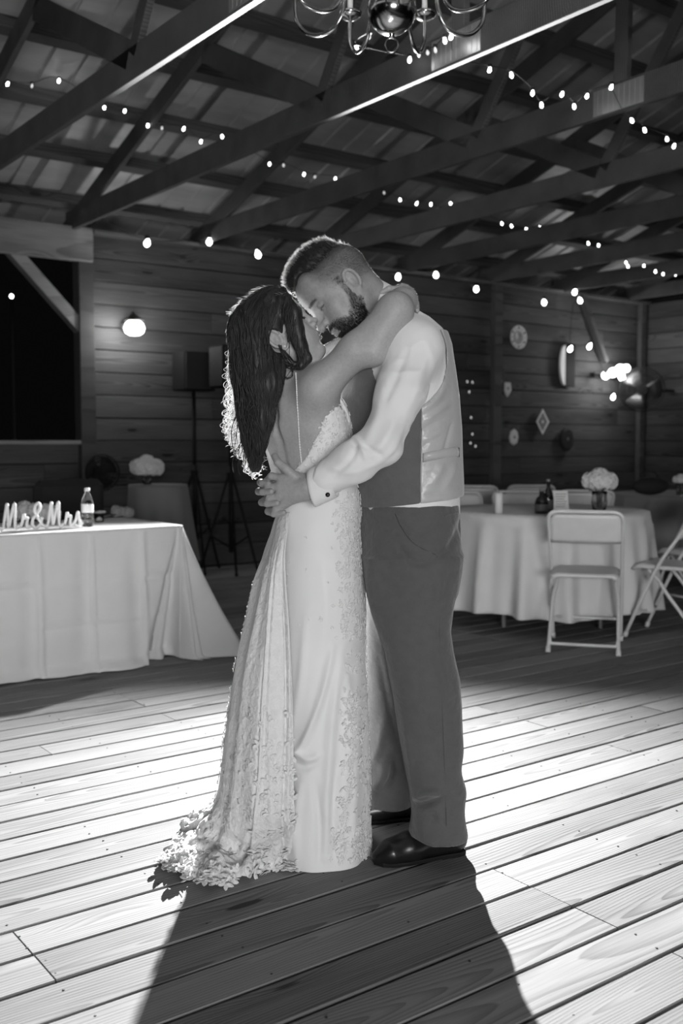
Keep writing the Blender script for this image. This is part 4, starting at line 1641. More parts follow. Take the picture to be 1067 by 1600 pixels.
# fuzz added round the outline of head and neck for a rim light
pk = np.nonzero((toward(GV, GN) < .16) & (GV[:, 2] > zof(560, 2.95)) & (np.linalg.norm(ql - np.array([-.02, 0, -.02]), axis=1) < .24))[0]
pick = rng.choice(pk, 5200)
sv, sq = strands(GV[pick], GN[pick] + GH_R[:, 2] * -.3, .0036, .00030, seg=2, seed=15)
mesh_obj('rim_light_fuzz', sv, sq, M_HAIRL, groom)['kind'] = 'stuff'
# clipped sides and the beard
pk = np.nonzero((cap > .2) & (top < .6) & (hz > -.01))[0]
pick = rng.choice(pk, 3400, p=cap[pk] ** 2 / (cap[pk] ** 2).sum())
sv, sq = strands(GV[pick], GN[pick] * .5 - GH_R[:, 2] * .35 - GH_R[:, 0] * .5, .0035, .0003, seg=2, seed=5)
mesh_obj('clipped_hair', sv, sq, M_HAIRG, groom)['kind'] = 'stuff'
pk = np.nonzero(bmask > .15)[0]
pick = rng.choice(pk, 8500, p=bmask[pk] ** 1.5 / (bmask[pk] ** 1.5).sum())
ln = .004 + .008 * sstep(-.03, -.09, hz[pick])
sv, sq = strands(GV[pick], GN[pick] * .75 - GH_R[:, 2] * .7 - GH_R[:, 0] * .1, ln, .00055, seg=2, seed=6)
mesh_obj('beard', sv, sq, M_HAIRG, groom)['kind'] = 'stuff'
pk = np.nonzero(brow > .5)[0]
pick = rng.choice(pk, 260)
sv, sq = strands(GV[pick], GN[pick] * .3 - GH_R[:, 0] * .5 + GH_R[:, 2] * .2, .006, .0004, seg=2, seed=7)
mesh_obj('eyebrows', sv, sq, M_HAIRG, groom)['kind'] = 'stuff'

# shirt
S = Vox((-0.22, 2.55, 0.98), (0.42, 3.38, 1.74), 0.0035)
S.stack(T_ROWS, 0, .03, off=-.001)
S.cone(Wn(606, 500, 2.97), G_SH, .062, .068, .05)
S.cone(Wn(606, 500, 2.97), G_SH2, .062, .066, .05)
S.chain([G_SH, Wn(627, 610, 2.74), G_EL, Wn(554, 721, 2.708), Wn(510, 748, 2.725)], [.066, .062, .054, .054, .046], .05)
S.chain([G_SH2, G_EL2, G_WR2], [.066, .06, .045], .05)
# neck hole: the shirt ends at the collar
ncol = LG.p((-.02, 0, -.01)) - Wn(604, 503, 2.97); ncol /= np.linalg.norm(ncol)
SV, SQ = S.mesh(2)
SN = normals(SV, SQ)
pxy = proj(SV)
wr = np.abs(noise3(SV * np.array([1, 1, 1.6]), 16, 8)) * .006 + noise3(SV, 34, 9) * .0016
armness = sstep(.06, .0, np.abs(SV[:, 1] - 2.70)) 
SV = SV - SN * (wr * (0.35 + .65 * armness))[:, None]
SV = strokes(SV, SN, [
    ([(640, 540), (618, 590), (596, 640)], -.006, 7), ([(668, 545), (652, 600), (630, 655)], .006, 8), ([(690, 560), (676, 590), (662, 620)], -.005, 5),
    ([(600, 600), (590, 650), (570, 690)], .006, 7), ([(545, 690), (575, 700), (600, 715)], -.007, 5), ([(552, 680), (566, 700), (572, 720)], .008, 5),
    ([(560, 735), (590, 722), (625, 700)], .006, 6), ([(520, 745), (550, 715), (556, 690)], -.006, 5), ([(505, 725), (530, 735), (560, 738)], .005, 6),
    ([(620, 650), (600, 690), (575, 715)], .007, 8), ([(640, 660), (625, 700), (600, 720)], -.005, 5), ([(655, 520), (675, 560), (680, 600)], .004, 7)])
shirt = mesh_obj('shirt', SV, SQ, M_SHIRT, groom)
# collar band round the neck
cc = Wn(577, 474, 2.945)
e1 = np.cross(ncol, [0, 1, 0]); e1 /= np.linalg.norm(e1)
e2 = np.cross(ncol, e1)
P = []
for k, (hh, rr) in enumerate(((-.030, .082), (-.012, .080), (.012, .076), (.020, .077), (.016, .082), (-.004, .088), (-.024, .092))):
    P.append([tuple(cc + ncol * hh + (e1 * math.cos(t) * .86 + e2 * math.sin(t)) * rr) for t in np.linspace(0, 2 * math.pi, 41)])
MB().grid(P).build('collar', M_SHIRT, groom, smooth=True, solid=.002)
# cuff, cuff link
ax = Wn(482, 765, 2.735) - Wn(545, 733, 2.715); ax /= np.linalg.norm(ax)
up = np.array([.35, 0, 1.0]); up -= ax * (up @ ax); up /= np.linalg.norm(up)
sd = np.cross(ax, up)
c0 = Wn(498, 758, 2.733)
P = []
for h_, r1, r2 in ((-.045, .050, .042), (-.02, .050, .042), (.012, .049, .041), (.020, .048, .040), (.021, .045, .037), (.004, .044, .036)):
    P.append([tuple(c0 + ax * h_ + up * (math.cos(t) * r1 + 0) + ax * (.25 * math.cos(t) * r1 * -1) + sd * math.sin(t) * r2) for t in np.linspace(0, 2 * math.pi, 49)])
cuff = MB().grid(P).build('cuff', M_SHIRT, shirt, smooth=True, solid=.0025)
lk = Wn(512, 773, 2.692)
MB().lathe([(0, .003), (.005, .0025), (.0062, .001), (.0062, -.002), (0, -.003)], 16, lk, M=Matrix.Rotation(math.radians(80), 3, 'X')).build('cuff_link', M_SHOE, shirt, smooth=True)

# waistcoat: wool front, satin back, cut away at the armholes and the neck
def vest_field():
    v = Vox((-0.10, 2.70, 0.98), (0.40, 3.24, 1.70), 0.0035)
    v.stack(T_ROWS, 0, 0, off=.010)
    X = v.lo[0] + v.h * np.arange(v.n[0]); Yv = v.lo[1] + v.h * np.arange(v.n[1]); Zv = v.lo[2] + v.h * np.arange(v.n[2])
    X, Yv, Zv = [a.astype(f32) for a in np.meshgrid(X, Yv, Zv, indexing='ij')]
    hem = zof(798, 2.8) + (X - .05) * (zof(782, 2.8) - zof(800, 2.8)) / .28
    v.f = np.maximum(v.f, hem.astype(f32) - Zv)
    # armholes: a scoop round each shoulder, neck: a slope
    for sh, yy in ((G_SH, -1), (G_SH2, 1)):
        c = sh + np.array([-.012, 0, -.02])
        sc_ = np.sqrt(((X - f32(c[0])) / .105) ** 2 + ((Zv - f32(c[2])) / .145) ** 2) - 1
        rim = np.where((Yv - 2.98) * yy > .09, sc_ * .1, 1.0)
        v.f = np.maximum(v.f, -rim.astype(f32))
    v.f = np.maximum(v.f, (Zv - f32(zof(520, 2.98))))
    return v, X
V0, VX = vest_field()
SEAM = W(657, 720, 2.80).x
base = V0.f.copy()
V0.f = np.maximum(base, VX - f32(SEAM))
vv, vq = V0.mesh(1)
vn = normals(vv, vq)
vv = vv + vn * (noise3(vv * np.array([1, 1, .7]), 13, 4) * .003)[:, None]
vest = mesh_obj('waistcoat_front', vv, vq, M_VEST, groom)
V0.f = np.maximum(base, f32(SEAM) - VX)
vv, vq = V0.mesh(1)
vn = normals(vv, vq)
vv = vv + vn * (noise3(vv * np.array([1, 1, .6]), 15, 14) * .004)[:, None]
vv = strokes(vv, vn, [([(662, 660), (680, 645), (706, 628)], .006, 5), ([(660, 672), (676, 662), (694, 655)], -.004, 3), ([(662, 688), (676, 682), (690, 676)], .003, 3),
                      ([(660, 700), (670, 690)], -.003, 3), ([(706, 660), (700, 685), (694, 705)], -.005, 3), ([(672, 760), (684, 740), (692, 722)], .006, 6),
                      ([(690, 770), (705, 745), (712, 722)], .005, 6), ([(664, 775), (680, 772), (700, 770)], -.003, 3), ([(664, 640), (684, 620), (700, 600)], .005, 6)])
vback = mesh_obj('waistcoat_back', vv, vq, M_SATIN, groom)
# the back strap and its loose end
P = []
for px, py, w in ((661, 715, 7), (675, 712, 7), (690, 709, 7), (704, 706, 7), (712, 705, 7), (717, 707, 7)):
    a, b = V0.hit(px, py - w, .004), V0.hit(px, py + w, .004)
    if a is None or b is None:
        continue
    P.append([tuple(a + np.array([0, -.003, 0])), tuple((a + b) / 2 + np.array([0, -.006, 0])), tuple(b + np.array([0, -.003, 0]))])
MB().grid(P).build('back_strap', M_SATIN, vback, smooth=True, solid=.003)

# trousers
TR = Vox((-0.02, 2.66, 0.05), (0.42, 3.32, 1.13), 0.004)
TR.stack(rows_from([(786, 561, 719, 2.98, .172), (810, 561, 721, 2.98, .178), (850, 562, 723, 2.97, .186), (890, 566, 721, 2.97, .188), (915, 570, 716, 2.97, .18)]), 0, 0)
TR.stack(rows_from([(870, 565, 721, 2.885, .095), (910, 569, 715, 2.875, .095), (950, 579, 707, 2.865, .092), (985, 590, 703, 2.86, .09), (1020, 598, 708, 2.855, .088), (1060, 606, 717, 2.85, .085),
                    (1100, 615, 720, 2.85, .083), (1150, 624, 721, 2.845, .08), (1200, 634, 722, 2.84, .078), (1240, 640, 725, 2.84, .078), (1270, 642, 726, 2.835, .08), (1305, 643, 728, 2.83, .082)]), 0, .03, n=2.3)
TR.stack(rows_from([(870, 572, 712, 3.075, .09), (910, 574, 705, 3.08, .09), (960, 572, 690, 3.09, .088), (1020, 571, 680, 3.10, .085), (1100, 568, 666, 3.11, .08), (1180, 564, 654, 3.115, .077), (1220, 563, 648, 3.12, .078), (1256, 562, 646, 3.12, .08)]), 0, .03, n=2.3)
tv, tq = TR.mesh(2)
tn = normals(tv, tq)
low = sstep(.45, .15, tv[:, 2])
tv = tv + tn * (noise3(tv * np.array([1, 1, .35]), 12, 21) * .007 + low * noise3(tv * np.array([1, 1, 1.3]), 12, 22) * .009)[:, None]
tv = strokes(tv, tn, [([(645, 1248), (665, 1238), (690, 1240)], 0.0160, 6), ([(650, 1258), (668, 1255), (692, 1246)], -0.0144, 4), ([(644, 1235), (640, 1180), (630, 1120)], 0.0064, 5),
                      ([(690, 1285), (680, 1265), (660, 1268)], 0.0096, 6), ([(620, 850), (650, 880), (690, 868)], -0.0096, 6), ([(690, 868), (712, 840), (722, 810)], -0.0096, 6),
                      ([(700, 850), (690, 900), (680, 960)], 0.0064, 7), ([(590, 1020), (610, 1120), (634, 1220)], -0.0064, 5), ([(600, 1190), (598, 1215), (585, 1235)], 0.0192, 8), ([(612, 1185), (612, 1210), (600, 1232)], -0.0160, 5),
                      ([(582, 1190), (592, 1170), (600, 1120)], 0.0096, 7), ([(680, 1010), (690, 1050), (700, 1100)], 0.0080, 8), ([(572, 905), (585, 960), (600, 1010)], 0.0064, 5)])
trousers = mesh_obj('trousers', tv, tq, M_WOOL, groom)
def onsurf(v, pts, off, r, name, mat, parent, n=6):
    q = []
    for px, py in smooth2(pts, 6):
        h_ = v.hit(px, py)
        if h_ is not None:
            q.append(h_ + np.array([0, -off, 0]))
    if len(q) > 1:
        return MB().tube(q, r, n).build(name, mat, parent, smooth=True)
onsurf(TR, [(618, 803), (628, 825), (648, 850), (683, 868)], .004, .0016, 'pocket_edge', M_WOOLD, trousers)
onsurf(TR, [(690, 800), (684, 868), (686, 960), (690, 1080), (694, 1180), (698, 1290)], .0035, .0010, 'side_seam', M_WOOL, trousers)
onsurf(TR, [(694, 806), (706, 803), (716, 800)], .004, .0016, 'back_pocket_edge', M_WOOL, trousers)

# shoes
def shoe(heel, toe, up_h, parent):
    heel, toe = np.array(heel), np.array(toe)
    d = toe - heel
    L_ = np.linalg.norm(d)
    d /= L_
    s = np.cross([0, 0, 1], d)
    v = Vox(np.minimum(heel, toe) - .07, np.maximum(heel, toe) + .16, .003)
    P_ = lambda t, y, z: heel + d * (t * L_) + s * y + np.array([0, 0, z])
    R = np.stack([d, s, [0, 0, 1]], 1)
    v.chain([P_(.10, 0, .040), P_(.35, 0, .042), P_(.62, .004, .038), P_(.82, .004, .030), P_(.95, 0, .021)], [.034, .036, .041, .037, .02], .03)
    v.cone(P_(.16, 0, .05), P_(.20, 0, .11), .036, .036, .03)
    v.cone(P_(.42, 0, .06), P_(.22, 0, .10), .03, .034, .03)
    v.f[:, :, :max(int((.008 - v.lo[2]) / v.h), 0)] = .05
    a, q = v.mesh(1)
    a[:, 2] = np.maximum(a[:, 2], .009)
    o = mesh_obj('shoe', a, q, M_SHOE, parent)
    prof = [(0, 0), (.02, .026), (.1, .035), (.3, .036), (.5, .041), (.68, .046), (.84, .041), (.94, .026), (1, .0)]
    up_, lo_ = [], []
    pts = [(t, w) for t, w in prof] + [(t, -w) for t, w in prof[-2:0:-1]]
    top = [tuple(P_(t, w, .013)) for t, w in pts]
    mid = [tuple(P_(t, w * 1.03, .010)) for t, w in pts]
    bot = [tuple(P_(t, w, .002)) for t, w in pts]
    n = len(pts)
    m = MB()
    f = [tuple(range(n))] + [tuple(2 * n + i for i in range(n))[::-1]]
    for k in (0, n):
        f += [(k + i, k + n + i, k + n + (i + 1) % n, k + (i + 1) % n) for i in range(n)]
    m.add(top + mid + bot, f).build('sole', M_BLACK, o)
    m2 = MB()
    hp = [(t, w) for t, w in pts if t <= .3]
    hp.sort(key=lambda q_: math.atan2(q_[1], q_[0] - .12))
    n = len(hp)
    m2.add([tuple(P_(t, w, .002)) for t, w in hp] + [tuple(P_(t, w, .0)) for t, w in hp], [tuple(range(n)), tuple(range(n, 2 * n))[::-1]] + [(i, n + i, n + (i + 1) % n, (i + 1) % n) for i in range(n)]).build('heel', M_BLACK, o)
    lc = MB()
    for t in (.36, .42, .48, .54):
        zc = .087 - (t - .36) * .10
        lc.tube([P_(t, y, zc - 14 * y * y) for y in np.linspace(-.018, .018, 7)], .0016, 5)
    lc.build('laces', M_BLACK, o, smooth=True)
    return o
sn = onZ(724, 1330, 0); st = onZ(584, 1352, 0)
shoe(sn, st, .1, groom)
sn = onZ(662, 1276, 0); st = onZ(548, 1284, 0)
shoe(sn, st, .1, groom)
# ---------------------------------------------------------------- bride
bride = empty('person', (-0.08, 2.93, 0), 0,
              label='woman with long dark curls in a low-backed lace wedding dress with a train', cat='person')
BH_O, BH_R, BH_S = Wn(441, 531, 2.87), head_frame(1, 32, 3, 0), .95
B = Vox((-0.32, 2.60, 0.80), (0.30, 3.36, 1.72), 0.003)
BA = math.radians(-45)                               # her shoulders run along this direction
e_r = np.array([math.cos(BA), math.sin(BA), 0])      # to her right
e_f = np.array([math.cos(BA + math.pi / 2), math.sin(BA + math.pi / 2), 0])   # the way she faces
def brow_(py, px, Y, a, b):
    p = W(px, py, Y)
    return (p.z, p.x, p.y, a, b)
B_ROWS = [brow_(590, 462, 2.93, .06, .05), brow_(604, 462, 2.93, .115, .062), brow_(622, 464, 2.93, .145, .078), brow_(650, 468, 2.93, .152, .09),
          brow_(680, 474, 2.93, .143, .094), brow_(710, 480, 2.93, .128, .092), brow_(740, 486, 2.93, .122, .09), brow_(770, 491, 2.93, .128, .098),
          brow_(800, 494, 2.94, .12, .095), brow_(840, 496, 2.94, .085, .065)]
LB = sculpt_head(B, BH_O, BH_R, BH_S, False)
B.cone(LB.p((-.022, 0, -.03)), Wn(462, 592, 2.93), .050, .052, .03)
B.stack(B_ROWS, BA, .03)
R_SH, R_EL, R_WR = Wn(496, 608, 2.815), Wn(617, 486, 2.775), Wn(624, 468, 2.99)
L_SH, L_EL, L_WR = Wn(424, 604, 3.04), Wn(525, 556, 3.20), Wn(622, 470, 3.04)
nb = Wn(464, 596, 2.93)
B.cone(nb, R_SH, .048, .047, .05)
B.cone(nb, L_SH, .048, .047, .05)
B.chain([R_SH, Wn(556, 548, 2.785), R_EL], [.048, .044, .041], .04)
B.cone(R_EL, Wn(628, 472, 2.84), .042, .036, .03)
B.cone(Wn(628, 472, 2.84), R_WR, .036, .026, .02)
B.cone(Wn(585, 552, 2.77), R_EL, .036, .038, .03)
B.chain([L_SH, L_EL, Wn(580, 515, 3.14), L_WR], [.046, .040, .036, .026], .03)
# shoulder blade and the hollow of the spine
B.ell(Wn(486, 640, 2.845), (.03, .02, .05), k=.06)
B.ell(Wn(440, 640, 2.87), (.03, .02, .05), k=.06)
bk = lambda py, k: tuple(np.array([np.interp(zof(py, 2.93), [r[0] for r in B_ROWS[::-1]], [r[i] for r in B_ROWS[::-1]]) for i in (1, 2)]) - e_f[:2] * np.interp(zof(py, 2.93), [r[0] for r in B_ROWS[::-1]], [r[4] for r in B_ROWS[::-1]]) * k) + (zof(py, 2.93),)
B.chain([bk(p, 1.13) for p in (615, 650, 690, 730, 760)], [.015] * 5, .03, 's')
# bust
for s_ in (1, -1):
    c = np.array(bk(662, -.75)) + e_r * .062 * s_
    B.ell(c, (.06, .06, .06), k=.03)
# her left hand over his shoulder, holding on to her right arm
B.cone(L_WR, Wn(630, 459, 2.90), .025, .026, .02)
B.cone(Wn(624, 459, 2.905), Wn(640, 464, 2.90), .02, .02, .015)
for a in (([622, 452, 2.885], [608, 451, 2.875], [596, 457, 2.875]), ([632, 452, 2.87], [643, 457, 2.845], [648, 468, 2.835]),
          ([640, 458, 2.88], [648, 466, 2.86], [651, 478, 2.845]), ([642, 465, 2.89], [650, 474, 2.875], [652, 485, 2.862]), ([638, 470, 2.90], [648, 482, 2.89], [650, 491, 2.88])):
    B.chain([Wn(*q) for q in a], [.0095, .0082, .0068], .006)
# her right hand behind his neck
B.cone(R_WR, Wn(606, 470, 3.05), .025, .022, .02)
for k in range(4):
    B.chain([Wn(608, 466 + 6 * k, 3.05), Wn(592, 465 + 6 * k, 3.075), Wn(578, 470 + 6 * k, 3.07)], [.009, .008, .0065], .005)
BV, BQ = B.mesh(1)
ql = local_of(BV, BH_O, BH_R, BH_S)
hx, hy, hz = ql[:, 0], np.abs(ql[:, 1]), ql[:, 2]
head = (np.linalg.norm(ql - np.array([0, 0, .01]), axis=1) < .16)
tone = np.full(len(BV), 0.38) * (1 + .04 * noise3(BV, 40, 12))
lip = head * (np.abs(hz + .046) < .0105) * (hx > .084) * (hy < .021)
tone *= np.where(lip, .6, 1)
brow = head * sstep(.006, .003, np.abs(hz - .046 + .3 * np.maximum(hy - .04, 0))) * (hy > .014) * (hy < .055) * (hx > .055)
tone *= 1 - .6 * brow
lash = head * (np.abs(hz - .0175) < .0032) * (np.abs(hy - .034) < .017) * (hx > .062)
tone *= 1 - .8 * lash
mesh_obj('body', BV, BQ, M_SKIN, bride, tone)
BN = normals(BV, BQ)
pk = np.nonzero(lash > .5)[0]
sv, sq = strands(BV[pk], BN[pk] * .6 + BH_R[:, 0] * .5 - BH_R[:, 2] * .3, .008, .0005, seg=2, seed=8)
mesh_obj('eyelashes', sv, sq, M_HAIRD, bride)['kind'] = 'stuff'
pk = np.nonzero((toward(BV, BN) < .15) & (BV[:, 2] > zof(560, 2.95)))[0]  # outline skin only: fuzz added there to draw the rim light
pick = rng.choice(pk, 4500)
sv, sq = strands(BV[pick], BN[pick] + np.array([0, 0, -.3]), .0030, .00028, seg=2, seed=16)
mesh_obj('rim_light_fuzz', sv, sq, M_HAIRL, bride)['kind'] = 'stuff'
ep = B.hit(445, 541, 0)
if ep is not None:
    MB().ball(ep, .0032, 10, 6).build('earring', plain('pearl', .8, .2), bride, smooth=True)

# ---- dress
D = Vox((-0.36, 2.62, 0.0), (0.24, 3.30, 1.42), 0.0045)
D.stack(B_ROWS, BA, 0, off=.008)
for s_ in (1, -1):
    c = np.array(bk(662, -.75)) + e_r * .062 * s_
    D.ell(c, (.068, .068, .068), k=.03)
sk = rows_from([(752, 446, 545, 2.94, .085), (780, 441, 553, 2.94, .10), (810, 438, 557, 2.945, .122), (850, 436, 563, 2.95, .145), (900, 434, 567, 2.95, .158), (950, 433, 570, 2.95, .162), (1000, 432, 571, 2.95, .165),
                (1100, 431, 573, 2.945, .17), (1200, 430, 575, 2.94, .178), (1290, 430, 577, 2.94, .185), (1330, 432, 578, 2.94, .19), (1352, 436, 577, 2.94, .19)])
D.stack(sk, 0, .05, n=2.2)
GXs = [D.lo[i] + D.h * np.arange(D.n[i]) for i in range(3)]
gx, gy, gz = [a.astype(f32) for a in np.meshgrid(*GXs, indexing='ij')]
rz = np.array(sorted(B_ROWS))
cx = np.interp(GXs[2], rz[:, 0], rz[:, 1]).astype(f32)[None, None, :]
cy = np.interp(GXs[2], rz[:, 0], rz[:, 2]).astype(f32)[None, None, :]
dxx, dyy = gx - cx, gy - cy
lat = dxx * f32(e_r[0]) + dyy * f32(e_r[1])
frw = dxx * f32(e_f[0]) + dyy * f32(e_f[1])
wz = np.interp(GXs[2], [zof(p, 2.85) for p in (752, 745, 735, 715, 690, 660, 630, 600)], [-.03, .0, .035, .075, .108, .138, .155, .2]).astype(f32)[None, None, :]
opening = np.maximum(np.abs(lat) - wz, frw - .055)
D.f = np.maximum(D.f, -opening)
topz = zof(622, 2.93) + .10 * np.clip(frw, -.05, .1)   # sweetheart front edge
D.f = np.maximum(D.f, gz - topz)
del gx, gy, gz, dxx, dyy, lat, frw, opening, topz
DV, DQ = D.mesh(2)
DN = normals(DV, DQ)
lw = sstep(.75, .15, DV[:, 2])
ang_ = np.arctan2(DV[:, 1] - 2.945, DV[:, 0] + .05)
DV = DV + DN * (lw * (.004 * np.sin(ang_ * 9 + 2 * noise3(DV * np.array([1, 1, .3]), 5, 31)) + .005 * noise3(DV * np.array([1, 1, .35]), 9, 32)) + .0012 * noise3(DV, 22, 33))[:, None]
DV = strokes(DV, DN, [([(520, 1010), (505, 1080), (480, 1150), (458, 1185)], .014, 6), ([(535, 1010), (520, 1110), (512, 1230), (508, 1340)], .012, 8),
                      ([(450, 1160), (480, 1185), (500, 1178)], .011, 6), ([(456, 1190), (478, 1200), (496, 1190)], -.009, 5), ([(540, 1040), (545, 1150), (530, 1300)], .009, 8),
                      ([(478, 960), (470, 1060), (455, 1150)], .006, 7), ([(560, 1040), (556, 1180), (552, 1330)], .006, 7), ([(470, 1220), (462, 1290), (464, 1350)], .012, 7),
                      ([(492, 1220), (500, 1290), (498, 1348)], -.009, 6), ([(500, 870), (510, 940), (505, 1010)], .003, 9), ([(525, 1190), (520, 1260), (523, 1350)], -.006, 5)])
DV[:, 2] = np.maximum(DV[:, 2], .004)
dress = mesh_obj('dress', DV, DQ, M_DRESS, bride)

# lace: small petals and sprigs sewn on, laid on whatever surface lies under a point of the cloth
class Lace:
    def __init__(s):
        s.V, s.Q, s.n = [], [], 0
    def petal(s, c, nrm, d, L_, w, lift=.003, curl=.004):
        nrm = nrm / max(np.linalg.norm(nrm), 1e-9)
        d = d - nrm * (d @ nrm)
        if np.linalg.norm(d) < 1e-6:
            return
        d /= np.linalg.norm(d)
        sd = np.cross(nrm, d)
        rows = []
        for t, ww in ((0, .12), (.3, .8), (.6, 1.0), (.85, .7), (1, .1)):
            ctr = c + d * (L_ * t) + nrm * (lift + curl * t * t)
            for q, dz in ((-1, .0015), (0, 0), (1, .0015)):
                rows.append(ctr + sd * (q * ww * w * .5) + nrm * dz)
        s.V.append(np.array(rows))
        f = [(i * 3 + j, i * 3 + j + 1, i * 3 + j + 4, i * 3 + j + 3) for i in range(4) for j in range(2)]
        s.Q.append(np.array(f) + s.n)
        s.n += 15
    def out(s, name, mat, parent):
        o = mesh_obj(name, np.concatenate(s.V), np.concatenate(s.Q), mat, parent)
        o['kind'] = 'stuff'
        md = o.modifiers.new('thickness', 'SOLIDIFY')
        md.thickness = .0007
        return o
rl = np.random.default_rng(11)
lc = Lace()
pxd = proj(DV)
vis = (DN[:, 1] < .25)
def scatter(mask, count, L_=(.007, .015)):
    ids = np.nonzero(mask & vis)[0]
    for i in rl.choice(ids, count):
        a = rl.uniform(0, 2 * math.pi)
        d = np.array([math.cos(a), 0, math.sin(a)])
        l_ = rl.uniform(*L_)
        k = rl.integers(1, 4)
        for j in range(k):
            a2 = a + (j - 1) * .9
            lc.petal(DV[i], DN[i], np.array([math.cos(a2), 0, math.sin(a2)]), l_, l_ * .5, .0016, .0012)
x, y = pxd[:, 0], pxd[:, 1]
scatter((y > 615) & (y < 760) & (x > 455), 900, (.006, .013))                       # bodice
edge = 556 + (y - 780) * .03
scatter((y > 770) & (y < 1000) & (x > edge - 34 + .03 * (y - 770)), 620)
scatter((y > 1000) & (y < 1345) & (x > 545 - 14 * np.sin((y - 1000) / 70)), 420)
scatter((y > 1090) & (y < 1345) & (np.abs(x - (548 - (y - 1090) * .06)) < 9), 170)
scatter((y > 1290) & (y < 1345) & (x > 515), 170)
scatter((y > 790) & (y < 1000) & (x > 445) & (x < 540), 20, (.006, .011))
lc.out('lace_applique', M_LACE, dress)

# one bead strap over her right shoulder and down her bare back
q = []
for px, py in smooth2([(462, 583), (463, 600), (464, 625), (466, 660), (468, 695), (471, 725), (473, 742)], 8):
    h_ = B.hit(px, py)
    if h_ is not None:
        q.append(h_ + np.array([0, -.0015, 0]))
st = MB()
if len(q) > 2:
    st.tube(q, .0018, 6)
    d = 0
    for i in range(len(q) - 1):
        a, b = Vector(q[i]), Vector(q[i + 1])
        m = max(int((b - a).length / .0042), 1)
        for j in range(m):
            st.ball(a.lerp(b, j / m) + Vector((0, -.001, 0)), .0027, 6, 4)
st.build('beaded_strap', plain('strap_beads', .85, .25, 0.2), dress, smooth=True)

# ---- the overskirt and train of lace, falling from her waist behind and pooling on the boards
def gz_(px, py, z=.012):
    return np.array(onZ(px, py, z))
KEY = [
    [Wn(437, 792, 2.97), Wn(438, 794, 2.90), Wn(442, 797, 2.84), Wn(447, 800, 2.82), Wn(452, 800, 2.805)],
    [Wn(418, 852, 3.00), Wn(422, 854, 2.90), Wn(430, 856, 2.83), Wn(438, 858, 2.80), Wn(446, 860, 2.79)],
    [Wn(401, 900, 3.02), Wn(408, 903, 2.89), Wn(420, 906, 2.81), Wn(432, 906, 2.785), Wn(447, 906, 2.78)],
    [Wn(384, 970, 3.04), Wn(395, 974, 2.88), Wn(412, 978, 2.79), Wn(430, 978, 2.765), Wn(452, 978, 2.77)],
    [Wn(367, 1050, 3.06), Wn(380, 1056, 2.87), Wn(402, 1062, 2.77), Wn(426, 1062, 2.75), Wn(456, 1060, 2.755)],
    [Wn(355, 1130, 3.08), Wn(370, 1138, 2.86), Wn(396, 1146, 2.75), Wn(424, 1148, 2.735), Wn(458, 1145, 2.745)],
    [Wn(346, 1200, 3.09), Wn(362, 1212, 2.85), Wn(392, 1222, 2.735), Wn(424, 1225, 2.72), Wn(459, 1220, 2.735)],
    [Wn(336, 1248, 3.10), Wn(352, 1266, 2.86), Wn(388, 1285, 2.735), Wn(424, 1290, 2.71), Wn(461, 1280, 2.73)],
    [gz_(300, 1278, .03), gz_(325, 1312, .045), gz_(378, 1336, .04), gz_(428, 1338, .03), gz_(463, 1336, .025)],
    [gz_(272, 1312, .02), gz_(302, 1345, .035), gz_(365, 1352, .04), gz_(432, 1347, .02), gz_(464, 1347, .014)],
    [gz_(252, 1342, .012), gz_(296, 1366, .018), gz_(355, 1375, .016), gz_(420, 1353, .01), gz_(466, 1356, .008)],
]
KEY = [[k_[0] + np.array([.16 + .02 * min(i, 7), .17 if i < 8 else .12, 0.0]), k_[0] + np.array([.045, .09, 0.0])] + k_ for i, k_ in enumerate(KEY)]
KEY = np.array(KEY)
NU, NV = 150, 96
rows = []
for i in range(KEY.shape[0]):
    c = smoothpath([Vector(p) for p in KEY[i]], 24)
    rows.append(np.array([tuple(p) for p in c]))
rows = np.array(rows)                                  # 11 x 97 x 3
cols = []
for j in range(rows.shape[1]):
    cols.append(np.array([tuple(p) for p in smoothpath([Vector(p) for p in rows[:, j]], 15)]))
TG = np.stack(cols, 1)                                 # 151 x 97 x 3
nu, nv = TG.shape[:2]
uu = np.linspace(0, 1, nu)[:, None]
vv_ = (np.linspace(-.5, 1, nv))[None, :]            # 0 is the outline seen from the front
du = np.gradient(TG, axis=0); dv = np.gradient(TG, axis=1)
TN = np.cross(dv, du); TN /= np.maximum(np.linalg.norm(TN, axis=2), 1e-9)[..., None]
cen_ = np.array([-.03, 2.95, 0]); out_ = (TG - cen_)[..., :2]
TN *= np.where((TN[..., :2] * out_).sum(-1) < 0, -1, 1)[..., None]
TN = np.where((np.abs(TN[..., 2:3]) > .7) & (TN[..., 2:3] < 0), -TN, TN)
fold = np.zeros((nu, nv))
for pos, amp, wd in ((.16, .010, .045), (.36, .012, .05), (.56, -.013, .02), (.60, .012, .03), (.74, .009, .05), (.88, -.016, .02), (.93, .010, .03)):
    p = pos + .03 * np.sin(uu * 7 + pos * 20)
    fold = fold + amp * np.exp(-((vv_ - p) / wd) ** 2)
fold = fold * sstep(.04, .35, uu)
low = sstep(.66, .82, uu)
pn = TG.reshape(-1, 3)
fold = fold + low * (.016 * noise3(pn, 20, 41) + .012 * noise3(pn, 42, 42) + .007 * noise3(pn, 80, 46)).reshape(nu, nv) + (1 - low) * (.003 * noise3(pn * np.array([1, 1, .4]), 25, 43)).reshape(nu, nv)
TG = TG + TN * fold[..., None]
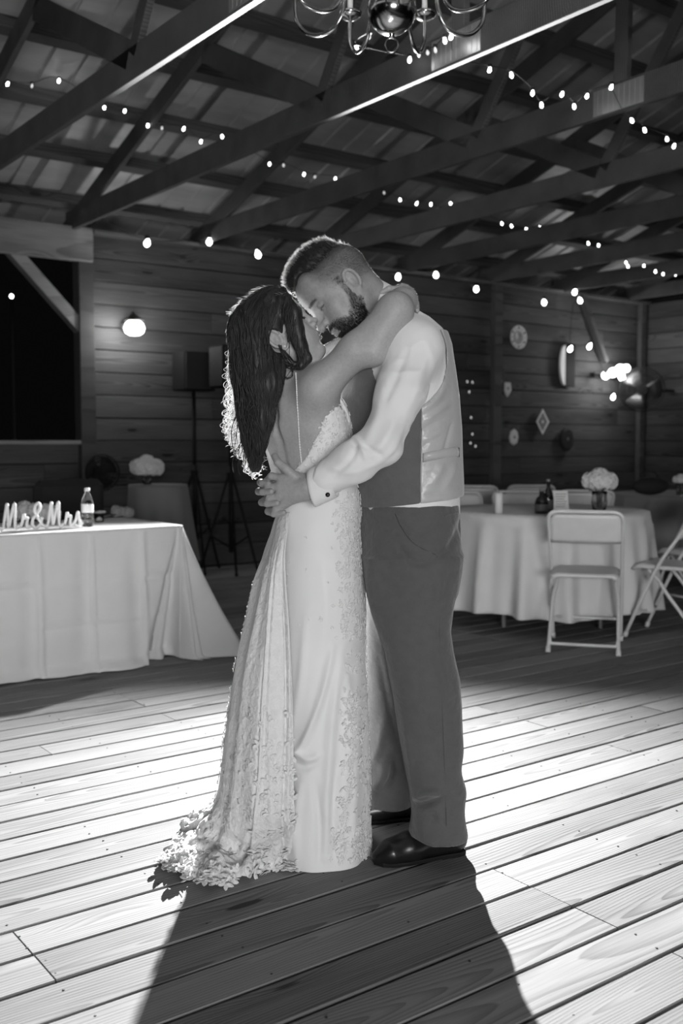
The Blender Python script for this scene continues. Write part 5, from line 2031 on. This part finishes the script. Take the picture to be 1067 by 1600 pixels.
# ragged scalloped hem
hemw = np.clip((uu - .93) / .07, 0, 1)
TG = TG + (du / np.maximum(np.linalg.norm(du, axis=2), 1e-9)[..., None]) * (hemw * (.014 * np.abs(np.sin(vv_ * 46)) + .010 * noise3(pn, 35, 44).reshape(nu, nv)))[..., None]
TG[..., 2] = np.maximum(TG[..., 2], .005 + .003 * (noise3(pn, 60, 45).reshape(nu, nv) + 1))
m = MB().grid([[tuple(p) for p in r] for r in TG])
train = m.build('train', M_LACE, dress, smooth=True, solid=.0015)
# lace flowers over the lower train, loose petals along its hem
lc = Lace()
for k in range(430):
    i = int(np.clip(nu * (1 - rl.random() ** 1.6 * .55), 0, nu - 2)); j = rl.integers(nv // 3, nv - 1)
    a = rl.uniform(0, 2 * math.pi)
    n_ = TN[i, j]
    t1 = du[i, j] / max(np.linalg.norm(du[i, j]), 1e-9); t2 = np.cross(n_, t1)
    L_ = rl.uniform(.012, .026) * (1.2 if i > nu * .75 else .8)
    for q_ in range(rl.integers(1, 4)):
        b = a + q_ * 1.1
        lc.petal(TG[i, j], n_, t1 * math.cos(b) + t2 * math.sin(b), L_, L_ * .5, .0018, .005 if i > nu * .75 else .0015)
for k in range(70):
    j = rl.integers(nv // 3, nv)
    t1 = du[-1, j] / max(np.linalg.norm(du[-1, j]), 1e-9) + rl.normal(0, .35, 3) * np.array([1, 1, 0])
    t1[2] = 0
    lc.petal(TG[-1, j] + np.array([0, 0, .003]) - t1 * .012, np.array([0, 0, 1.0]) + rl.normal(0, .25, 3), t1, rl.uniform(.022, .042), rl.uniform(.014, .022), .002, .006)
for k in range(90):                                    # the left outline of the overskirt
    i = rl.integers(int(nu * .2), nu - 1)
    lc.petal(TG[i, nv // 3 + rl.integers(-2, 4)], TN[i, nv // 3], np.array([-.5, .2, rl.uniform(-1, 1)]), rl.uniform(.01, .018), .008)
lc.out('lace_flowers', M_LACE, train)

# ---- hair
HB = Vox((-0.40, 2.62, 1.00), (0.02, 3.12, 1.74), 0.004)
LHb = Local(HB, BH_O, BH_R, BH_S)
LHb.ell((-.030, 0, .050), (.103, .086, .095), 0)
LHb.ell((.018, 0, .085), (.080, .078, .070), .03)
HB.f = np.maximum(HB.f, 0 * HB.f + HB.f)
gX = np.stack(np.meshgrid(*[HB.lo[i] + HB.h * np.arange(HB.n[i]) for i in range(3)], indexing='ij'), -1)
lq = (gX - BH_O) @ BH_R / BH_S
# keep the hair behind the face: a slanting front edge, an open place for the ear
front = lq[..., 0] - (.040 + .50 * (lq[..., 2] - .02))
front = np.where(lq[..., 2] > .09, lq[..., 0] - .085, front)
HB.f = np.maximum(HB.f, (front * BH_S).astype(f32))
HB.chain([Wn(408, 520, 2.87), Wn(403, 580, 2.86), Wn(400, 635, 2.86), Wn(398, 685, 2.85), Wn(399, 728, 2.845)], [.074, .066, .050, .034, .016], .05)
HB.chain([Wn(408, 545, 2.83), Wn(414, 600, 2.80), Wn(411, 655, 2.80), Wn(403, 705, 2.80)], [.046, .040, .028, .016], .04)
HB.chain([Wn(444, 468, 2.80), Wn(457, 490, 2.79), Wn(462, 515, 2.785), Wn(470, 540, 2.78), Wn(480, 560, 2.775), Wn(470, 571, 2.772), Wn(456, 575, 2.785)], [.018, .022, .020, .016, .011, .009, .004], .02)
earhole = np.sqrt(((lq[..., 0] + .012) / .023) ** 2 + ((lq[..., 2] + .004) / .034) ** 2) - 1
HB.f = np.maximum(HB.f, np.where(lq[..., 1] < -.05, -earhole * .02, -1).astype(f32))
del gX, lq, front, earhole
hv, hq = HB.mesh(2)
hn = normals(hv, hq)
# combed locks: ripples that follow the fall of the hair
hv = hv + hn * (.0045 * noise3(hv * np.array([1, 1, .22]), 55, 51) + .0022 * noise3(hv * np.array([1, 1, .12]), 130, 52))[:, None]
hair = mesh_obj('hair', hv, hq, M_HAIRD, bride)
# long fine hairs lying over it, crown to ends
rf_ = np.random.default_rng(33)
hm_ = MB()
pxh = proj(hv)
ids = np.nonzero((hn[:, 1] < .45))[0]
for i in rf_.choice(ids, 2600):
    p = hv[i].copy(); pts = []
    L_ = rf_.uniform(.05, .16); n_ = 7
    for k in range(n_):
        pts.append(tuple(p))
        q = p + np.array([rf_.normal(0, .0025) + (-.25 if pxh[i, 1] < 500 else 0) * L_ / n_, rf_.normal(0, .002), -L_ / n_])
        f_ = float(HB.sample(q[None])[0])
        e_ = .002
        g_ = np.array([float(HB.sample((q + d_)[None])[0]) - f_ for d_ in np.eye(3) * e_]) / e_
        q = q - g_ * (f_ - .0012)
        p = q
    if min(math.hypot((q_[0] - 434) / 13, (q_[1] - 533) / 18) for q_ in proj(np.array(pts))) < 1:
        continue
    hm_.tube(pts, [.0008, .0009, .0009, .0009, .0008, .0006, .0003], 4)
hm_.build('hair_strands', M_HAIRD, hair, smooth=True)['kind'] = 'stuff'
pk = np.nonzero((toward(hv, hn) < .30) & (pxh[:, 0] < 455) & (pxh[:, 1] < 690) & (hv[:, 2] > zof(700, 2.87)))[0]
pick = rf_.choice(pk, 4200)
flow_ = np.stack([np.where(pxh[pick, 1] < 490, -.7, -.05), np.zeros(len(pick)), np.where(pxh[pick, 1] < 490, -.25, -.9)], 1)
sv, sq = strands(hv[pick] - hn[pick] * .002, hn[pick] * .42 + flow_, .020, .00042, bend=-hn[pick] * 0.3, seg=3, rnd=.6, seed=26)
mesh_obj('backlit_hair_strands', sv, sq, M_HAIRL, hair)['kind'] = 'stuff'  # outline hairs in the paler material, setting a light rim round her head
rh = np.random.default_rng(21)
def curl(path, R_, turns, r, n=46, grow=0.2, ph=0.0):
    p = np.array([tuple(q) for q in smoothpath([Vector(a) for a in path], max(n // (len(path) - 1), 2))])
    t = np.linspace(0, 1, len(p))
    rad = R_ * np.minimum(1, (t + .02) / max(grow, 1e-3))
    a = ph + turns * 2 * math.pi * t
    o = p + np.stack([rad * np.cos(a), rad * np.sin(a), rad * .25 * np.sin(a * 1.0)], 1)
    return [tuple(q) for q in o]
cm = MB()
for k in range(260):                                   # full dark ringlets
    y0 = rh.uniform(480, 600); x0 = rh.uniform(364, 426); Y0 = rh.uniform(2.765, 2.84)
    ln = rh.uniform(90, 190)
    y1 = min(y0 + ln, 742 - .5 * abs(x0 - 395)); x1 = x0 + (396 - x0) * rh.uniform(.35, .85) if rh.random() > .35 else rh.uniform(364, 412)
    pth = curl([Wn(x0, y0, Y0), Wn((x0 + x1) / 2, (y0 + y1) / 2, Y0 - .005), Wn(x1, y1, Y0)], rh.uniform(.003, .009), rh.uniform(1.0, 3.5), 0, 40, .6, rh.uniform(0, 6))
    if min(math.hypot((q_[0] - 434) / 16, (q_[1] - 533) / 20) for q_ in proj(np.array(pth))) < 1:
        continue
    r0 = rh.uniform(.0011, .0020)
    cm.tube(pth, [r0 * (1 - .7 * (i / len(pth)) ** 2) for i in range(len(pth))], 4)
cm.build('ringlets', M_HAIRD, hair, smooth=True)['kind'] = 'stuff'
fm = MB()
for k in range(400):                                   # fine stray curls down the side that the flash lights from behind
    t = rh.random()
    y0 = 455 + 275 * t
    edge_ = np.interp(y0, [450, 470, 500, 560, 620, 680, 715, 745], [412, 388, 372, 362, 360, 361, 368, 396])
    x0 = edge_ + rh.uniform(-3, 14 + (12 if y0 > 600 else 0)); Y0 = rh.uniform(2.84, 3.0)
    ln = rh.uniform(18, 70)
    x1 = x0 + rh.uniform(-10, 8); y1 = min(y0 + ln, float(np.interp(x0, [355, 368, 380, 396, 408, 416], [668, 698, 722, 746, 734, 715])) + rh.uniform(-20, 3)); y0 = min(y0, y1 - 8)
    fm.tube(curl([Wn(x0 + 6, y0, Y0), Wn(x0 - rh.uniform(0, 5), (y0 + y1) / 2, Y0), Wn(x1, y1, Y0)], rh.uniform(.004, .016), rh.uniform(.8, 3.2), 0, 34, .3, rh.uniform(0, 6)), rh.uniform(.0003, .00055), 4)
for k in range(160):                                   # flyaway hairs over the crown
    a = rh.uniform(0, 1)
    px = 368 + 92 * a; py = np.interp(px, [366, 372, 380, 400, 420, 440, 455, 462], [500, 486, 476, 462, 454, 450, 456, 464])
    p0 = Wn(px + 3, py + 5, rh.uniform(2.85, 2.95))
    l_ = rh.uniform(.4, 1.0)
    fm.tube(smoothpath([p0, p0 + np.array([rh.uniform(-.02, .006), 0, rh.uniform(.002, .012)]) * l_, p0 + np.array([rh.uniform(-.05, .0), 0, rh.uniform(-.022, .012)]) * l_], 5), .0004, 4)
for k in range(26):                                    # ends below
    x0 = rh.uniform(378, 410); ye = 746 - .9 * abs(x0 - 396) + rh.uniform(-8, 4)
    fm.tube(curl([Wn(x0, rh.uniform(680, 700), 2.86), Wn(x0 + rh.uniform(-6, 6), ye - 14, 2.86), Wn(x0 + rh.uniform(-8, 8), ye, 2.86)], rh.uniform(.004, .01), rh.uniform(1, 2.5), 0, 30, .4, rh.uniform(0, 6)), .0009, 4)
fm.build('stray_curls', M_HAIRL, hair, smooth=True)['kind'] = 'stuff'
wm = MB()                                              # the loose lock on her bare shoulder and below the ear
for pts, r in (([(446, 556), (438, 572), (428, 588), (422, 610), (424, 630), (434, 641)], .0012), ([(458, 568), (446, 574), (441, 584), (447, 591), (455, 587), (456, 577), (447, 574)], .0022),
               ([(444, 548), (452, 560), (462, 566), (474, 566)], .0035), ([(437, 540), (444, 556), (456, 572)], .003), ([(440, 560), (452, 570), (470, 572)], .003)):
    q = []
    for px, py in smooth2(pts, 8):
        h_ = B.hit(px, py)
        q.append((h_ if h_ is not None else Wn(px, py, 2.80)) + np.array([0, -.006, 0]))
    for k in range(7):                                 # a few hairs to each lock
        o_ = rh.normal(0, r * .9, 3)
        wob = rh.uniform(0, 6)
        wm.tube([p_ + o_ + np.array([.0015 * math.sin(i * .5 + wob), 0, .001 * math.cos(i * .4 + wob)]) for i, p_ in enumerate(q)], [max(r * .42, .0006) * (1 - .7 * i / len(q)) for i in range(len(q))], 5)
wm.build('loose_locks', M_HAIRD, hair, smooth=True)
# ================================================================== lights overhead and things on the walls
M_BRASS = plain('polished_brass', 0.42, 0.14, 1.0, vary=0.03)
M_BULB = glow('warm_bulb', 0.9, 14.0)
M_BULBD = glow('dim_bulb', 0.5, 0.7)
M_GLOBE = glow('lit_globe', 0.9, 7.0)
M_WIRE = plain('dark_wire', 0.012, 0.6)

# ---- chandelier
CY = 3.92
bc = W(612, 14, CY)
ch = empty('chandelier', (bc.x, bc.y, bc.z), 0.0, label='polished brass chandelier with curved arms and candle cups under the trusses', cat='chandelier')
MB().ball((0, 0, 0), .094, 32, 20).build('ball', M_BRASS, ch, world=False, smooth=True)
MB().lathe([(.0, .075), (.02, .08), (.028, .1), (.018, .13), (.03, .16), (.045, .2), (.03, .25), (.018, .3), (.024, .36), (.012, .42), (.012, .5)], 24).build('column', M_BRASS, ch, world=False, smooth=True)
MB().lathe([(0, -.107), (.008, -.105), (.012, -.10), (.010, -.094), (.016, -.089), (0, -.086)], 16).build('finial', M_BRASS, ch, world=False, smooth=True)
MB().tube([(.024 * math.sin(t), .006 * math.cos(t) * 0, -.131 + .026 * math.cos(t)) for t in np.linspace(0, 2 * math.pi, 25)[:-1]], .0032, 8, closed=True).build('ring', M_BRASS, ch, world=False, smooth=True)
MB().tube([(0, 0, .48), (0, 0, 1.42)], .006, 6).build('chain', M_BRASS, ch, world=False)
for k in range(8):
    a = math.radians(22.5 + 45 * k)
    d = Vector((math.cos(a), math.sin(a), 0))
    zb = -.05
    pts = [d * .03 + Vector((0, 0, .30)), d * .10 + Vector((0, 0, .30)), d * .165 + Vector((0, 0, .20)), d * .185 + Vector((0, 0, .08)), d * .200 + Vector((0, 0, zb + .06)), d * .235 + Vector((0, 0, zb + .014)),
           d * .29 + Vector((0, 0, zb)), d * .345 + Vector((0, 0, zb + .014)), d * .385 + Vector((0, 0, zb + .06)), d * .395 + Vector((0, 0, .06)), d * .395 + Vector((0, 0, .115))]
    arm = MB().tube(smoothpath(pts, 7), .0082, 10).build('arm', M_BRASS, ch, world=False, smooth=True)
    o = d * .395 + Vector((0, 0, .045))
    MB().lathe([(.006, .055), (.014, .062), (.030, .066), (.044, .076), (.049, .088), (.047, .090), (.038, .080), (.016, .076), (.012, .08)], 28, o).build('candle_cup', M_BRASS, arm, world=False, smooth=True)
    MB().lathe([(.011, .078), (.011, .165), (0, .167)], 14, o).build('candle_sleeve', M_WAX, arm, world=False, smooth=True)

# ---- string lights
def bulb_mesh(r, h, name='bulb'):
    mb = MB().lathe([(0, -h), (r * .55, -h * .85), (r * .95, -h * .45), (r, -h * .1), (r * .7, h * .45), (r * .42, h * .75), (r * .42, h)], 10)
    me = bpy.data.meshes.new(name)
    me.from_pydata(mb.v, [], mb.f)
    me.polygons.foreach_set('use_smooth', [True] * len(me.polygons))
    return me
ME_S = bulb_mesh(.0095, .017); ME_S.materials.append(M_BULB)
ME_D = bulb_mesh(.0085, .015); ME_D.materials.append(M_BULBD)
ME_B = bulb_mesh(.026, .040, 'globe_bulb'); ME_B.materials.append(M_BULB)
def light_string(name, pts, label, me, tilt=.4, dim=(), wire_r=.0022, sock=.012, lead=(), tail=()):
    r = empty(name, pts[0], 0, label=label, cat='lights')
    P = list(lead) + [Vector(p) + Vector((0, 0, .02)) for p in pts] + list(tail)
    MB().tube(smoothpath(P, 4), wire_r, 5).build('wire', M_WIRE, r)
    rnd = random.Random(len(pts))
    h = max(abs(v.co.z) for v in me.vertices)
    for i, p in enumerate(pts):
        o = bpy.data.objects.new('bulb', ME_D if i in dim else me)
        COL.objects.link(o)
        o.parent = r
        o.location = Vector(p) - Vector(pts[0])
        o.rotation_euler = (rnd.uniform(-tilt, tilt), rnd.uniform(-tilt, tilt), 0)
    sk_ = MB()
    for p in pts:
        sk_.tube([Vector(p) + Vector((0, 0, h * .7)), Vector(p) + Vector((0, 0, h * 1.5))], sock, 6)
    tag(sk_.build('sockets', M_WIRE, r), kind='stuff')
    return r
s1 = [(12, 131), (50, 134), (92, 126), (163, 168), (195, 173), (231, 196), (253, 200), (287, 201), (314, 221), (347, 213), (421, 256), (443, 258), (475, 272), (492, 276), (524, 279), (539, 286), (555, 278),
      (600, 301), (625, 312), (651, 318), (673, 319), (687, 327), (704, 318), (729, 325), (784, 349), (799, 353), (822, 358), (843, 355), (857, 361), (870, 358), (919, 380), (935, 383), (947, 388), (954, 392), (966, 390), (973, 397)]
light_string('string_lights', [onB(x, y, 7.0) for x, y in s1], 'long string of small bulbs along the roof timbers above the couple', ME_S, dim=(1, 6, 11, 13, 17))
s1b = [(986, 386), (979, 393), (978, 410), (981, 416), (1006, 415), (1024, 424), (1036, 428), (1055, 429)]
light_string('string_lights', [onB(x, y, 6.95) for x, y in s1b], 'short cluster of small bulbs high at the right edge near the far trusses', ME_S)
s2 = [(577, 57), (557, 76), (640, 93), (654, 85), (668, 82), (680, 78), (695, 63), (705, 57), (711, 95), (765, 109), (799, 117), (832, 145), (846, 164), (878, 147), (897, 166), (917, 150), (955, 136)]
light_string('string_lights', [onZ(x, y, 3.08 if i < 8 else 3.04) for i, (x, y) in enumerate(s2)], 'string of small bulbs passing behind the chandelier to the beam at right', ME_S, dim=(0, 3, 4, 5))
s3 = [(987, 188), (1007, 203), (1042, 217), (1053, 228)]
light_string('string_lights', [onZ(x, y, 2.98) for x, y in s3], 'four small bulbs hanging below the beam at the right edge', ME_S, lead=[onZ(955, 136, 3.08), onZ(975, 176, 3.0)], tail=[onZ(1075, 232, 2.98)])
s4 = [(137, 334), (230, 379), (327, 377), (403, 397), (622, 432), (681, 429), (744, 451), (850, 472), (906, 469)]
light_string('globe_lights', [onB(x, y, 8.28) for x, y in s4], 'row of large round bulbs along the top of the plank wall', ME_B, tilt=.25, sock=.02, wire_r=.004)
s5 = [(898, 456), (891, 545), (921, 541), (946, 588), (958, 620)]
light_string('globe_lights', [onB(x, y, 8.3) for x, y in s5], 'large bulbs looping down the corner to the wall fan', ME_B, tilt=.4, sock=.02, wire_r=.004)
s6 = [(730, 596), (738, 597), (733, 612), (736, 652), (738, 678), (735, 692), (743, 697)]
light_string('string_lights', [onB(x, y, 8.4) for x, y in s6], 'faint dangling string of tiny lights on the dark wall behind the groom', ME_D, tilt=.3)
def practical(p, power, r=.04):
    o = lamp('lamp_light', 'POINT', p, None, power, shadow_soft_size=r)
    return o

# ---- wall lamp on the left
c = onB(209, 513, 8.42); l = AB(c)
wl_ = empty('wall_lamp', BW(l.x, BB - .032, l.z), ROT, label='lit white glass wall lamp with dark cap on the boards at left', cat='lamp')
MB().lathe([(0, 0), (.06, 0), (.06, .012), (.02, .02), (0, .02)], 20, (0, -.0, .03), M=Matrix.Rotation(math.pi / 2, 3, 'X')).build('backplate', M_IRON, wl_, world=False, smooth=True)
MB().tube(smoothpath([(0, -.02, .03), (0, -.07, .10), (0, -.13, .14), (0, -.16, .12), (0, -.16, .07)], 5), .009, 8).build('arm', M_IRON, wl_, world=False, smooth=True)
MB().lathe([(.018, .12), (.035, .11), (.085, .075), (.09, .062), (.086, .062), (.03, .09)], 24, (0, -.16, 0)).build('cap', M_IRON, wl_, world=False, smooth=True)
MB().lathe([(.05, .064), (.078, .04), (.09, .0), (.081, -.038), (.05, -.06), (0, -.068)], 24, (0, -.16, 0)).build('globe', M_GLOBE, wl_, world=False, smooth=True)
practical(BW(l.x - .13, BB - .2, l.z - .02), 7, .05)
practical(BW(l.x + .05, BB - .34, l.z), 7, .05)

# ---- lamp cluster in the right corner
c = AB(onB(962, 585, 8.40))
wl2 = empty('wall_lamp', BW(c.x, BB - .032, c.z), ROT, label='bright cluster of bare bulbs on the wall in the right corner', cat='lamp')
MB().box((-.24, -.035, -.03), (.24, 0, .03), .008).build('backplate', M_IRON, wl2, world=False)
for x_, z_, s_ in ((-.2, -.02, 1), (-.06, .02, 1.2), (.08, .07, 1.2), (.2, .085, 1), (.12, -.03, .9)):
    a_ = MB().tube([(x_, -.03, 0), (x_, -.09, z_ * .7), (x_, -.13, z_)], .014, 8).build('arm', M_IRON, wl2, world=False)
    MB().ball((x_, -.17, z_), .05 * s_, 14, 10).build('globe', M_GLOBE, a_, world=False, smooth=True)
practical(BW(c.x - .08, BB - .40, c.z), 20, .12)

# ---- wall fan
cf = onB(1003, 609, 8.12)
fn_ = empty('wall_fan', (cf.x, cf.y, cf.z), 0, label='large black caged fan hung in the right corner', cat='fan')
dirn = Vector((-cf.x, -cf.y, -.3)).normalized()
fx = dirn.cross(Vector((0, 0, 1))).normalized(); fz = fx.cross(dirn)
FM = Matrix((fx, dirn, fz)).transposed()
fp = lambda x, y, z: FM @ Vector((x, y, z))
cg = MB()
RF = .27
for rr, yy in ((RF, 0), (RF, .05), (RF, -.05), (.23, .085), (.18, .10), (.12, .11), (.06, .115), (.2, -.09), (.1, -.1)):
    cg.tube([fp(rr * math.cos(t), yy, rr * math.sin(t)) for t in np.linspace(0, 2 * math.pi, 41)[:-1]], .0035 if rr < RF else .008, 6, closed=True)
for k in range(36):
    a = k * math.pi / 18
    cg.tube([fp(q_ * math.cos(a), y_, q_ * math.sin(a)) for q_, y_ in ((.05, .115), (.14, .108), (.22, .09), (RF, .05), (RF, -.05), (.2, -.09), (.1, -.1))], .002, 4)
cg.build('cage', M_BLACK, fn_, world=False)
for k in range(3):
    a0 = k * 2 * math.pi / 3 + .4
    P = [[tuple(fp(q_ * math.cos(a0 + d), .03 - .05 * d, q_ * math.sin(a0 + d))) for d in np.linspace(0, 1.1, 7)] for q_ in (.05, .15, .245)]
    MB().grid(P).build('blade', plain('fan_blade_grey', .12, .4, .4), fn_, world=False, smooth=True, solid=.004)
MB().tube([fp(0, -.14, 0), fp(0, .06, 0)], .06, 16).build('motor', M_BLACK, fn_, world=False)
mb_ = AB(cf)
MB().bar(fp(0, -.12, 0), Vector(BW(AR - .02, min(mb_.y, BB - .3), 0)).xyz * 0 + (BW(AR, mb_.y, mb_.z) - cf), .04, .04).build('bracket', M_IRON, fn_, world=False)

# ---- ornaments on the dark wall
def onwall(px, py, d=.05):
    return AB(onB(px, py, BB - d))
c = onwall(810, 527)
pl = empty('wall_plate', BW(c.x, BB - .035, c.z), ROT, label='round white ornate plate hung high on the dark wall', cat='ornament')
RX = Matrix.Rotation(math.pi / 2, 3, 'X')
MB().lathe([(0, .012), (.05, .012), (.058, .02), (.075, .018), (.078, .014)], 28, M=RX).build('medallion', plain('pale_plate', .45, .5), pl, world=False, smooth=True)
MB().lathe([(.078, .008), (.10, .010), (.132, .024), (.138, .02), (.13, .006), (.08, .0), (0, 0)], 28, M=RX).build('rim', plain('white_plate', .9, .4), pl, world=False, smooth=True)
for k in range(12):
    a = k * math.pi / 6
    MB().ball((.112 * math.cos(a), -.02, .112 * math.sin(a)), (.014, .008, .014), 8, 6).build('petal', plain('dark_plate_mark', .12, .6) if k % 2 else M_WHITE, pl, world=False, smooth=True)
c = onwall(848, 659)
dm = empty('diamond_sign', BW(c.x, BB - .035, c.z), ROT, label='diamond shaped quilt pattern board with nested white frames on the dark wall', cat='ornament')
M_DW = plain('quilt_white', .95, .5)
M_DM = plain('quilt_dark', .03, .7)
def diamond(s0, s1, y, mat, nm):
    v = []
    for s_ in (s0, s1):
        for dx, dz in ((0, 1), (1, 0), (0, -1), (-1, 0)):
            v.append((dx * s_ * .72, y, dz * s_))
            v.append((dx * s_ * .72, y - .01, dz * s_))
    f = []
    for k in range(4):
        l_ = (k + 1) % 4
        f += [(2 * k, 2 * l_, 8 + 2 * l_, 8 + 2 * k), (2 * k + 1, 8 + 2 * k + 1, 8 + 2 * l_ + 1, 2 * l_ + 1), (2 * k, 2 * k + 1, 2 * l_ + 1, 2 * l_), (8 + 2 * k, 8 + 2 * l_, 8 + 2 * l_ + 1, 8 + 2 * k + 1)]
    MB().add(v, f).build(nm, mat, dm, world=False)
diamond(.001, .155, .0, M_DM, 'board')
diamond(.115, .155, -.006, M_DW, 'outer_frame'); diamond(.055, .085, -.006, plain('quilt_grey', .4, .6), 'inner_frame'); diamond(.001, .028, -.006, M_DW, 'center')
def flat_orn(px, py, pts, mat, label, name, th=.02):
    c = onwall(px, py)
    r = empty(name, BW(c.x, BB - .034, c.z), ROT, label=label, cat='ornament')
    n = len(pts)
    m = MB().add([(x_, 0, z_) for x_, z_ in pts] + [(x_, -th, z_) for x_, z_ in pts] + [(x_ * .8, -th * 1.4, z_ * .8) for x_, z_ in pts],
                 [tuple(range(n)), tuple(2 * n + i for i in range(n))[::-1]] + [(i, n + i, n + (i + 1) % n, (i + 1) % n) for i in range(n)] + [(n + i, 2 * n + i, 2 * n + (i + 1) % n, n + (i + 1) % n) for i in range(n)])
    m.build('board', mat, r, world=False)
    MB().ball((0, -th * 1.4, 0), (.02, .006, .02), 10, 6).build('boss', M_STEEL, r, world=False, smooth=True)
    MB().tube([(0, -.004, max(z_ for x_, z_ in pts)), (0, -.002, max(z_ for x_, z_ in pts) + .05)], .002, 5).build('hanger', M_WIRE, r, world=False)
    return r
flat_orn(803, 683, [(.07 * math.cos(a), .095 * math.sin(a)) for a in np.linspace(0, 2 * math.pi, 9)[:-1]], plain('pale_ornament', .85, .6), 'small white eight-sided ornament low on the dark wall', 'wall_ornament')
flat_orn(793, 607, [(.045, .07), (-.045, .07), (-.06, -.02), (0, -.10), (.06, -.02)], plain('pale_tag', .75, .6), 'small pale pointed ornament between the plate and the low ornament', 'wall_ornament')
flat_orn(886, 686, [(.12 * math.cos(a), .15 * math.sin(a)) for a in np.linspace(0, 2 * math.pi, 17)[:-1]], plain('dark_ornament', .03, .5), 'dark oval ornament right of the diamond board', 'wall_ornament')
flat_orn(782, 596, [(.06, .15), (-.06, .15), (-.06, -.15), (.06, -.15)], plain('dim_frame', .02, .6), 'dim dark upright picture left of the pointed ornament', 'wall_picture')
c = onwall(884, 571)
hm = empty('half_round_plaque', BW(c.x, BB - .034, c.z), ROT, label='half-round pale plaque on a dark board left of the corner lamps', cat='ornament')
MB().box((-.03, -.03, -.26), (.16, 0, .26), .006).build('board', M_BLACK, hm, world=False)
pts = [(-.03 - .085 * math.sin(a), .245 * math.cos(a)) for a in np.linspace(0, math.pi, 15)]
n = len(pts)
MB().add([(x_, -.004, z_) for x_, z_ in pts] + [(x_, -.034, z_) for x_, z_ in pts], [tuple(range(n)), tuple(range(n, 2 * n))[::-1]] + [(i, (i + 1) % n, n + (i + 1) % n, n + i) for i in range(n)]).build('half_disc', plain('plaque_white', .9, .5), hm, world=False)
# far porch light out in the night
p = onB(18, 463, 22.0)
yl = empty('yard_light', (p.x, p.y, -.6), 0, label='tiny distant light outside in the night beyond the opening', cat='lamp')
MB().tube([(0, 0, 0), (0, 0, p.z + .6 - .04)], .03, 8).build('pole', M_IRON, yl, world=False)
MB().ball((0, 0, p.z + .6), (.035, .035, .04), 10, 8).build('globe', M_BULB, yl, world=False, smooth=True)
